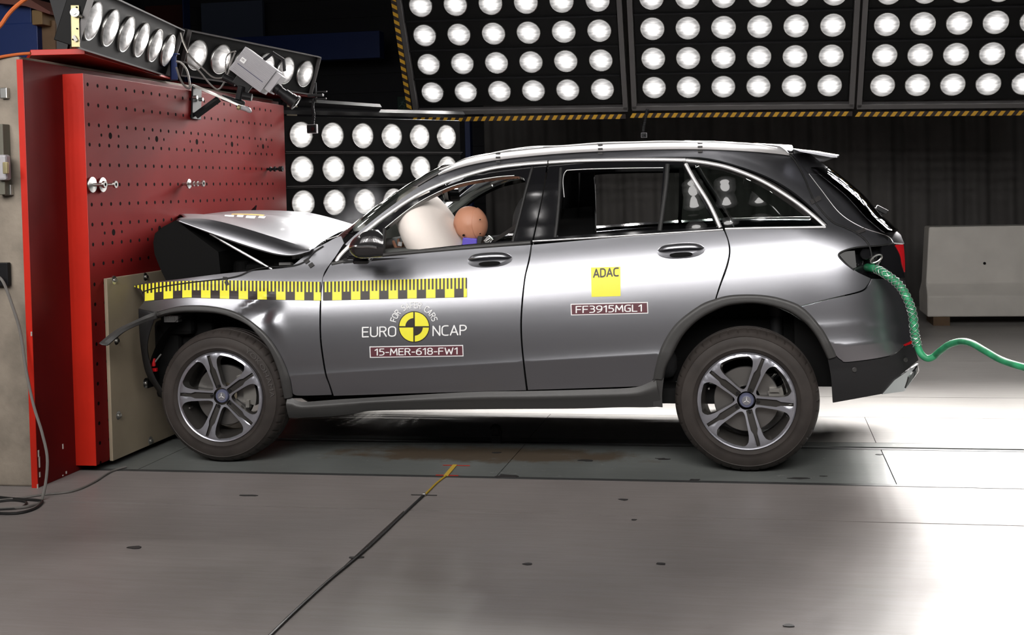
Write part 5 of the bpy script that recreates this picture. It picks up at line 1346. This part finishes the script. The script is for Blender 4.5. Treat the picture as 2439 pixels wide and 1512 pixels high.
m = MB().tube([at(u, v, 6.1) for u, v in catmull([(-20, 140), (10, 134), (45, 129), (73, 127)], 6)], .008, 8); o = m.build('cable', 'orange', None, smooth=True); tag(o, 'orange cable lying along the concrete top edge at left', 'cable')

# ================================================================== HIGH-SPEED CAMERA
hc_ = thing('high_speed_camera', at(565, 240, 7.6), 'grey high-speed camera with black lens aimed down on a barrier bracket', 'camera')
def q7(u, v, d=7.6): return Vector(at(u, v, d))
bc = (q7(582, 109)+q7(547, 166)+q7(622, 221)+q7(657, 165))/4
X = (q7(637, 193)-q7(564, 138)); X = (q7(657,165)-q7(582,109)).normalized(); Y = (q7(582, 109)-q7(547, 166)).normalized(); Z = X.cross(Y).normalized(); Y = Z.cross(X)
RB_ = Matrix((X, Y, Z)).transposed(); Lx = (q7(657, 165)-q7(582, 109)).length; Ly = (q7(582, 109)-q7(547, 166)).length
m = MB(); m.box(bc-Z*.08, (Lx, Ly, .16), RB_)
for i in range(16): m.box(bc+Z*.001+Y*(Ly/2-.012-i*Ly/17), (Lx*.96, Ly/34, .004), RB_)
m.box(bc-Z*.08+X*(Lx/2+.02)+Y*.01, (.05, Ly*.75, .13), RB_); m.build('camera_body', 'camera_grey', hc_, bevel=.004)
m = MB(); m.box(bc+Z*.004-X*Lx*.33+Y*.01, (.035, .03, .002), RB_ @ Matrix.Rotation(0, 3, 'Z')); lab = m.build('camera_label', 'white', hc_)
V, F = text_mesh('105', .01); V = V-V.mean(0)
MB().add([bc+Z*.006-X*Lx*.33+Y*.01+X*(x*.016)+Y*(y*.018) for x, y, z in V], F).build('label_lettering', 'blackvinyl', hc_, fix=False)
m = MB(); m.box(bc+Z*.003-Y*Ly*.15, (Lx*.8, .004, .003), RB_); m.build('camera_stripe', mat('navy_stripe', (.02, .02, .07), .5), hc_)
m = MB(); lx = bc+X*(Lx/2+.045)-Z*.07-Y*.01
for a, b, r in ((0, .03, .035), (.03, .07, .03), (.07, .12, .038), (.12, .15, .042), (.15, .165, .05)): m.cyl(lx+X*a, lx+X*b, r, 24)
m.build('lens', 'blackmetal', hc_, smooth=True, angle=40)
m = MB(); m.lathe([(.0001, .005), (.03, .003), (.036, 0)], lx+X*.165, X, 24); m.build('lens_glass', 'gloss_black', hc_, smooth=True)
m = MB(); hb = bc+Y*(Ly/2)-Z*.08; m.tube([hb+X*.0, hb+X*.02+Y*.07, hb+X*.10+Y*.075, hb+X*.15+Y*.02], .012, 8); m.build('handle', 'blackmetal', hc_, smooth=True)
m = MB(); m.cyl(q7(575, 205, 7.65), q7(568, 238, 7.65), .022, 14); m.cyl(q7(578, 228, 7.6), q7(600, 232, 7.6), .025, 14); m.cyl(q7(532, 183, 7.7), q7(562, 198, 7.7), .024, 14); m.cyl(q7(530, 232, 7.7), q7(580, 247, 7.65), .02, 12)
m.box(q7(580, 198, 7.68), (.12, .08, .03), RB_); m.build('tilt_head', 'blackmetal', hc_, bevel=.004)
br = thing('camera_bracket', onx(460, 250, -3.47), 'black triangular steel bracket holding the high-speed camera on the red plate', 'bracket')
m = MB(); a = Vector(onx(456, 205, -3.478)); b = Vector(onx(454, 283, -3.478)); w_ = Vector((0, .12, 0)); m.prism([a, a+w_, b+w_, b], (.012, 0, 0))
m.build('wall_plate', 'blackmetal', br, bevel=.002)
e = q7(590, 262, 7.6); m = MB(); Rr = (e-a); m.prism([a, a+Vector((0, .05, .0)), e+Vector((0, .05, 0)), e], (0, 0, .014)); m.build('arm', 'zinc', br)
m = MB(); m.tube([b+Vector((.02, .03, .02)), lerp(a, e, .45)+np.array([0, .03, -.01])], .022, 4); m.build('brace', 'blackmetal', br)
for u, v in ((474, 237), (460, 232)): q = Vector(onx(u, v, -3.46)); MB().cyl(q, q+Vector((.028, 0, 0)), .012, 6).build('bolt', 'zinc', br)
m = MB(); m.cyl(q7(573, 256), q7(592, 262), .014, 12); m.ball(q7(590, 261), (.03, .016, .016), RB_); m.build('clamp_grip', 'camera_grey', br, smooth=True)
m = MB(); m.cyl(q7(566, 255, 7.58), q7(572, 257, 7.58), .016, 14); m.build('clamp_knob', 'gold', br)
for pts, d, lb, r, mt in (([(430, 77), (440, 105), (450, 130), (480, 160), (510, 185), (540, 180), (550, 150), (560, 125)], 7.7, 'grey camera cable looping from the lamp box to the camera', .006, 'cable'),
                  ([(412, 150), (440, 148), (470, 165), (500, 200), (520, 213), (535, 195)], 7.75, 'grey cable sagging under the high-speed camera', .006, 'cable'),
                  ([(420, 160), (428, 185), (440, 205), (452, 208), (446, 170), (432, 150), (420, 146)], 7.6, 'grey cable loop hanging beside the blue clamp', .007, 'cable'),
                  ([(430, 78), (436, 100), (448, 126)], 7.4, 'white wire leaving the corner of the slanted lamp box', .004, 'whiteblock'),
                  ([(538, 175), (538, 140), (548, 126), (562, 122)], 7.55, 'thin cable bowing to the back of the high-speed camera', .005, 'cable')):
    o = MB().tube([at(u, v, d) for u, v in catmull(pts, 6)], r, 6).build('cable', mt, None, smooth=True); tag(o, lb, 'cable')
m = MB(); m.prism([q7(407, 128), q7(420, 126), q7(424, 190), q7(408, 190)], (-.03, .04, 0)); m.box(q7(417, 129), (.05, .03, .006)); o = m.build('clamp', 'blue', None, bevel=.002); tag(o, 'blue screw clamp standing on the barrier between the lamp boxes', 'clamp')
# small action cameras
def small_cam(pts, d, box, label, size, clampat=None):
    root = thing('action_camera', at(*box, d), label, 'camera')
    P = [Vector(at(u, v, d)) for u, v in catmull(pts, 5)]
    m = MB()
    for i, p in enumerate(P): m.ball(p, .013, None, 10, 6)
    m.tube(P, .007, 6); m.build('segmented_arm', 'blackmetal', root, smooth=True)
    c = Vector(at(*box, d)); m = MB(); m.box(c, (size, .04, size*.85)); m.build('camera_body', 'blackmetal', root, bevel=.004)
    m = MB(); m.box(c+Vector((0, .0, 0)), (size*1.12, .03, size*.97)); m.build('case', 'camera_grey', root, bevel=.003)
    m = MB(); m.cyl(c-Vector((-size*.2, .02, 0)), c-Vector((-size*.2, .032, 0)), size*.2, 14); m.build('lens', 'gloss_black', root)
    if clampat:
        q = Vector(at(*clampat, d)); m = MB(); m.box(q, (.12, .04, .02)); m.box(q+Vector((.05, 0, .025)), (.08, .02, .012)); m.box(q+Vector((.04, 0, -.028)), (.09, .02, .012)); m.cyl(q+Vector((0, 0, .1)), q-Vector((0, 0, .05)), .008, 8); m.build('spring_clamp', 'blackmetal', root, bevel=.003)
    return root
small_cam([(746, 238), (745, 255), (747, 275), (745, 298)], 9.15, (744, 307), 'black action camera hanging on a segmented arm at the barrier corner', .072, (752, 227))
small_cam([(1541, 262), (1538, 280), (1534, 300), (1532, 312)], 10.5, (1534, 322), 'small action camera hanging under the middle lamp bank', .045)

# ================================================================== WHITE BLOCK, CABLES, FLOOR MARKS
wb = thing('concrete_block', (2.3, 6.5, 0), 'pale concrete block standing on feet in front of the dark curtain at right', 'concrete block')
a = ony(2210, 533, 6.4); 
m = MB(); zt = .99; zb = .09; xL = 1.72; xT = 1.765; xR = 3.4
prof = [(6.28, zb), (6.27, .30), (6.40, .42), (6.40, zt), (6.75, zt), (6.75, .42), (6.9, .30), (6.9, zb)]
vs = [(xL+(xT-xL)*max(0, (z-.3)/.7), y, z) for y, z in prof]+[(xR, y, z) for y, z in prof]
m.add(vs, [list(range(8))[::-1], list(range(8, 16))]+[(i, (i+1) % 8, 8+(i+1) % 8, 8+i) for i in range(8)]); m.build('block', 'whiteblock', wb, bevel=.015)
m = MB(); q = Vector(ony(2345, 627, 6.395)); m.cyl(q, q-Vector((0, .004, 0)), .014, 14); m.build('lifting_hole', 'dark', wb)
for x in (1.86, 3.1): m = MB(); m.box((x, 6.55, .045), (.16, .5, .09)); m.build('foot', 'wood', wb)
# green tow hose
HP = catmull([(2066,637),(2085,640),(2105,650),(2130,668),(2150,690),(2165,720),(2174,750),(2178,790),(2183,815),(2192,840),(2207,853),(2222,850),(2240,835),(2262,820),(2290,813),(2315,818),(2345,835),(2380,855),(2415,868),(2460,880)], 6)
def hose_d(t): return np.interp(t, [0, .04, .12, .25, .45, .6, 1], [6.14, 6.04, 5.96, 5.93, 5.90, 5.86, 5.2])
hs = [at(u, v, hose_d(i/(len(HP)-1))) for i, (u, v) in enumerate(HP)]
hose = thing('tow_rope', hs[0], 'green padded tow rope hooked in the tail lamp hole and hanging to the right', 'rope')
n = len(hs); MB().tube(hs, [.021-.005*min(1, i/n*1.6) for i in range(n)], 14).build('rope', 'green', hose, smooth=True)
m = MB(); H = [Vector(p) for p in hs[int(n*.06):int(n*.45)]]; k = len(H)
def helix(ph, sg):
    out = []; M_ = 150
    for i in range(M_):
        t = i/(M_-1)*(k-1.001); j = int(t); p = H[j].lerp(H[j+1], t-j); d = (H[j+1]-H[j]).normalized(); a = d.cross(Vector((0, 1, 0))).normalized(); b = d.cross(a)
        th = ph+sg*i*.22; out.append(p+(a*math.cos(th)+b*math.sin(th))*.0225)
    return out
for q in range(4): m.tube(helix(q*PI/2, 1), .0013, 4); m.tube(helix(q*PI/2, -1), .0013, 4)
m.build('wire_mesh_sleeve', 'wire', hose)
m = MB(); c0 = Vector(at(2087, 616, 6.03)); ring = [c0+Vector((.028*math.cos(a), -.004*math.sin(a), .018*math.sin(a)+.012*math.cos(a))) for a in np.linspace(0, 2*PI, 20)]
m.tube(ring, .0055, 8); m.tube([Vector(at(2077, 628, 6.05)), Vector(at(2080, 612, 6.05)), Vector(at(2072, 618, 6.07))], .005, 8); m.tube([c0+Vector((.02, 0, -.01)), Vector(hs[6])], .004, 6); m.build('shackle', 'zinc', hose, smooth=True)
# cables lying on the floor and over the barrier
def floor_cable(pts, r, mt, label, name='cable', z=None):
    P = [Vector(onz(u, v, r if z is None else z)) for u, v in catmull(pts, 6)]
    o = MB().tube(P, r, 7).build(name, mt, None, smooth=True); return tag(o, label, 'cable')
floor_cable([(640,1516),(700,1458),(780,1385),(850,1327),(900,1283),(960,1225),(1010,1178)], .006, 'cableblk', 'thin black cable running over the near floor towards the yellow cable')
floor_cable([(1012,1178),(1025,1165),(1040,1150),(1062,1133)], .005, 'yellowcable', 'short yellow cable on the floor leading to the yellow tape strip')
m = MB(); a = onz(1062,1133,.002); b = onz(1084,1107,.002); m.prism([a+(-.012,0,0), a+(.012,0,0), b+(.012,0,0), b+(-.012,0,0)], (0,0,.003)); o = m.build('floor_tape', mat('yellow_floor_tape', (.6, .4, .06), .5)); tag(o, 'yellow tape strip on the dark track under the car door', 'tape')
for u, v, L, w_, an, mt, lb in ((1087,1108,.15,.006,0,'redtape','red tape cross line at the far end of the yellow strip'),(1065,1131.5,.12,.008,0,'redtape','red tape cross line at the near end of the yellow strip'),(1010,1178.5,.13,.006,0,'tape','thin black tape line across the cable joint')):
    m = MB(); q = onz(u, v, .003); m.box(q, (L, w_, .002)); o = m.build('floor_tape', mt); tag(o, lb, 'tape')
m = MB(); q = onz(1010, 1178, .008); m.box(q, (.016, .012, .014)); o = m.build('cable_connector', 'zinc', bevel=.002); tag(o, 'small white connector where yellow and black cables meet', 'connector')
P = [ony(-10, 655, -.64), ony(8, 672, -.65), ony(30, 730, -.64), ony(48, 790, -.63), ony(62, 880, -.64), ony(80, 965, -.66), ony(100, 1030, -.70), ony(113, 1100, -.74), onz(100, 1188, .008), onz(70, 1205, .008), onz(20, 1210, .008), onz(-20, 1212, .008)]
o = MB().tube([Vector(q) for q in catmull(P, 5)], .0075, 7).build('cable', 'cable', None, smooth=True); tag(o, 'grey cable hanging down the concrete face to the floor at left', 'cable')
floor_cable([(-10,1192),(40,1187),(100,1178),(170,1170),(220,1150),(262,1124),(300,1112)], .006, 'cable', 'grey cable running along the barrier foot towards the plywood')
floor_cable([(-10,1183),(40,1188),(90,1191),(100,1196),(80,1212),(40,1222),(-10,1222)], .007, 'cableblk', 'black cable looping on the floor at the bottom left barrier foot')
floor_cable([(-10,1195),(30,1191),(62,1196),(50,1208),(10,1212),(-10,1213)], .006, 'cableblk', 'second black cable loop inside the larger floor loop at left')
# hook standing in the track slot
m = MB(); b = Vector(onz(1183, 1055, 0)); m.box(b+Vector((0, 0, .02)), (.055, .03, .05)); hk = [b+Vector((x, 0, z)) for x, z in ((.01, .03), (.022, .06), (.018, .09), (-.004, .102), (-.024, .09), (-.026, .078))]
m.tube([Vector(p) for p in catmull(hk, 4)], .011, 8); o = m.build('tow_hook', 'blackmetal', None, smooth=True, angle=40); tag(o, 'black steel hook standing in the floor track slot under the car', 'hook')
# tape scraps and chips lying on the floor
scr = [(1485,1190,.035,'dark torn tape scrap on the near floor below the rear door'),(1878,1489,.03,'dark scrap at the bottom picture edge'),(1395,1097,.05,'dark tape scrap on the track left of the rear wheel'),(1900,1139,.07,'thin dark tape strip on the track near the rear tyre'),
       (1962,1134,.03,'small tape scrap right of the thin tape strip'),(1653,1143,.04,'dark scrap on the track edge left of the rear tyre'),(1207,1134,.09,'dark tape piece on the track edge under the car'),(594,1180,.06,'thin dark stroke on the floor behind the front tyre'),(320,1304,.045,'brown scuff piece on the floor left foreground'),(1255,1343,.03,'faint dark chip on the middle foreground floor'),(1573,1343,.03,'faint dark chip right of the middle foreground floor'),(1510,1238,.02,'tiny chip at the near floor seam'),(1578,1093,.045,'dark scrap on the track beside the rear tyre edge'),(2095,1082,.03,'small scrap at the track joint behind the car'),(850,1328,.04,'black tape piece over the cable in the foreground'),(1183,1078,.04,'flat scrap beside the track slot')]
for i, (u, v, s, lb) in enumerate(scr):
    random.seed(i+3); q = onz(u, v, .001); pts = []
    kk = 9
    for j in range(kk):
        a = 2*PI*j/kk; r = random.uniform(.45, 1.); fl = .28 if 'thin' in lb or 'stroke' in lb or 'strip' in lb else .55
        pts.append(q+np.array([math.cos(a)*s*r, math.sin(a)*s*r*fl, .0]))
    m = MB(); m.prism(pts, (0, 0, .002)); o = m.build('tape_scrap', 'tape', None); tag(o, lb, 'scrap', 'scraps on the floor')
# aerial-like black fin behind the hood
m = MB(); m.prism([ony(592,516,1.5), ony(608,516,1.5), ony(606,503,1.5), ony(609,489,1.5), ony(598,500,1.5)], (0, .02, 0)); o = m.build('plastic_shard', 'gloss_black', car)
o.name = 'broken_trim'

# thin airbag smoke drifting in front of the windscreen
sm = bpy.data.materials.new('airbag_smoke'); sm.use_nodes = True; nt = sm.node_tree
for n in list(nt.nodes): nt.nodes.remove(n)
out = nt.nodes.new('ShaderNodeOutputMaterial'); pv = nt.nodes.new('ShaderNodeVolumePrincipled'); tc = nt.nodes.new('ShaderNodeTexCoord')
pv.inputs['Color'].default_value = (.9, .9, .95, 1); pv.inputs['Anisotropy'].default_value = .3
ln = nt.nodes.new('ShaderNodeVectorMath'); ln.operation = 'LENGTH'; nt.links.new(tc.outputs['Object'], ln.inputs[0])
nz = nt.nodes.new('ShaderNodeTexNoise'); nz.inputs['Scale'].default_value = 6; nz.inputs['Detail'].default_value = 3; nt.links.new(tc.outputs['Object'], nz.inputs['Vector'])
mr = nt.nodes.new('ShaderNodeMapRange'); mr.inputs[1].default_value = .02; mr.inputs[2].default_value = .26; mr.inputs[3].default_value = 1; mr.inputs[4].default_value = 0; nt.links.new(ln.outputs['Value'], mr.inputs[0])
m2 = nt.nodes.new('ShaderNodeMapRange'); m2.inputs[1].default_value = .42; m2.inputs[2].default_value = .65; m2.inputs[3].default_value = 0; m2.inputs[4].default_value = .55; nt.links.new(nz.outputs['Fac'], m2.inputs[0])
mu = nt.nodes.new('ShaderNodeMath'); mu.operation = 'MULTIPLY'; nt.links.new(mr.outputs[0], mu.inputs[0]); nt.links.new(m2.outputs[0], mu.inputs[1]); nt.links.new(mu.outputs[0], pv.inputs['Density'])
nt.links.new(pv.outputs[0], out.inputs['Volume'])
c = Vector(ony(862, 515, 1.5)); m = MB(); m.ball(c, .27, None, 20, 12)
o = m.build('smoke', sm, None, smooth=True, world=c); tag(o, 'thin white airbag smoke hanging in front of the windscreen', 'smoke', kind='stuff')
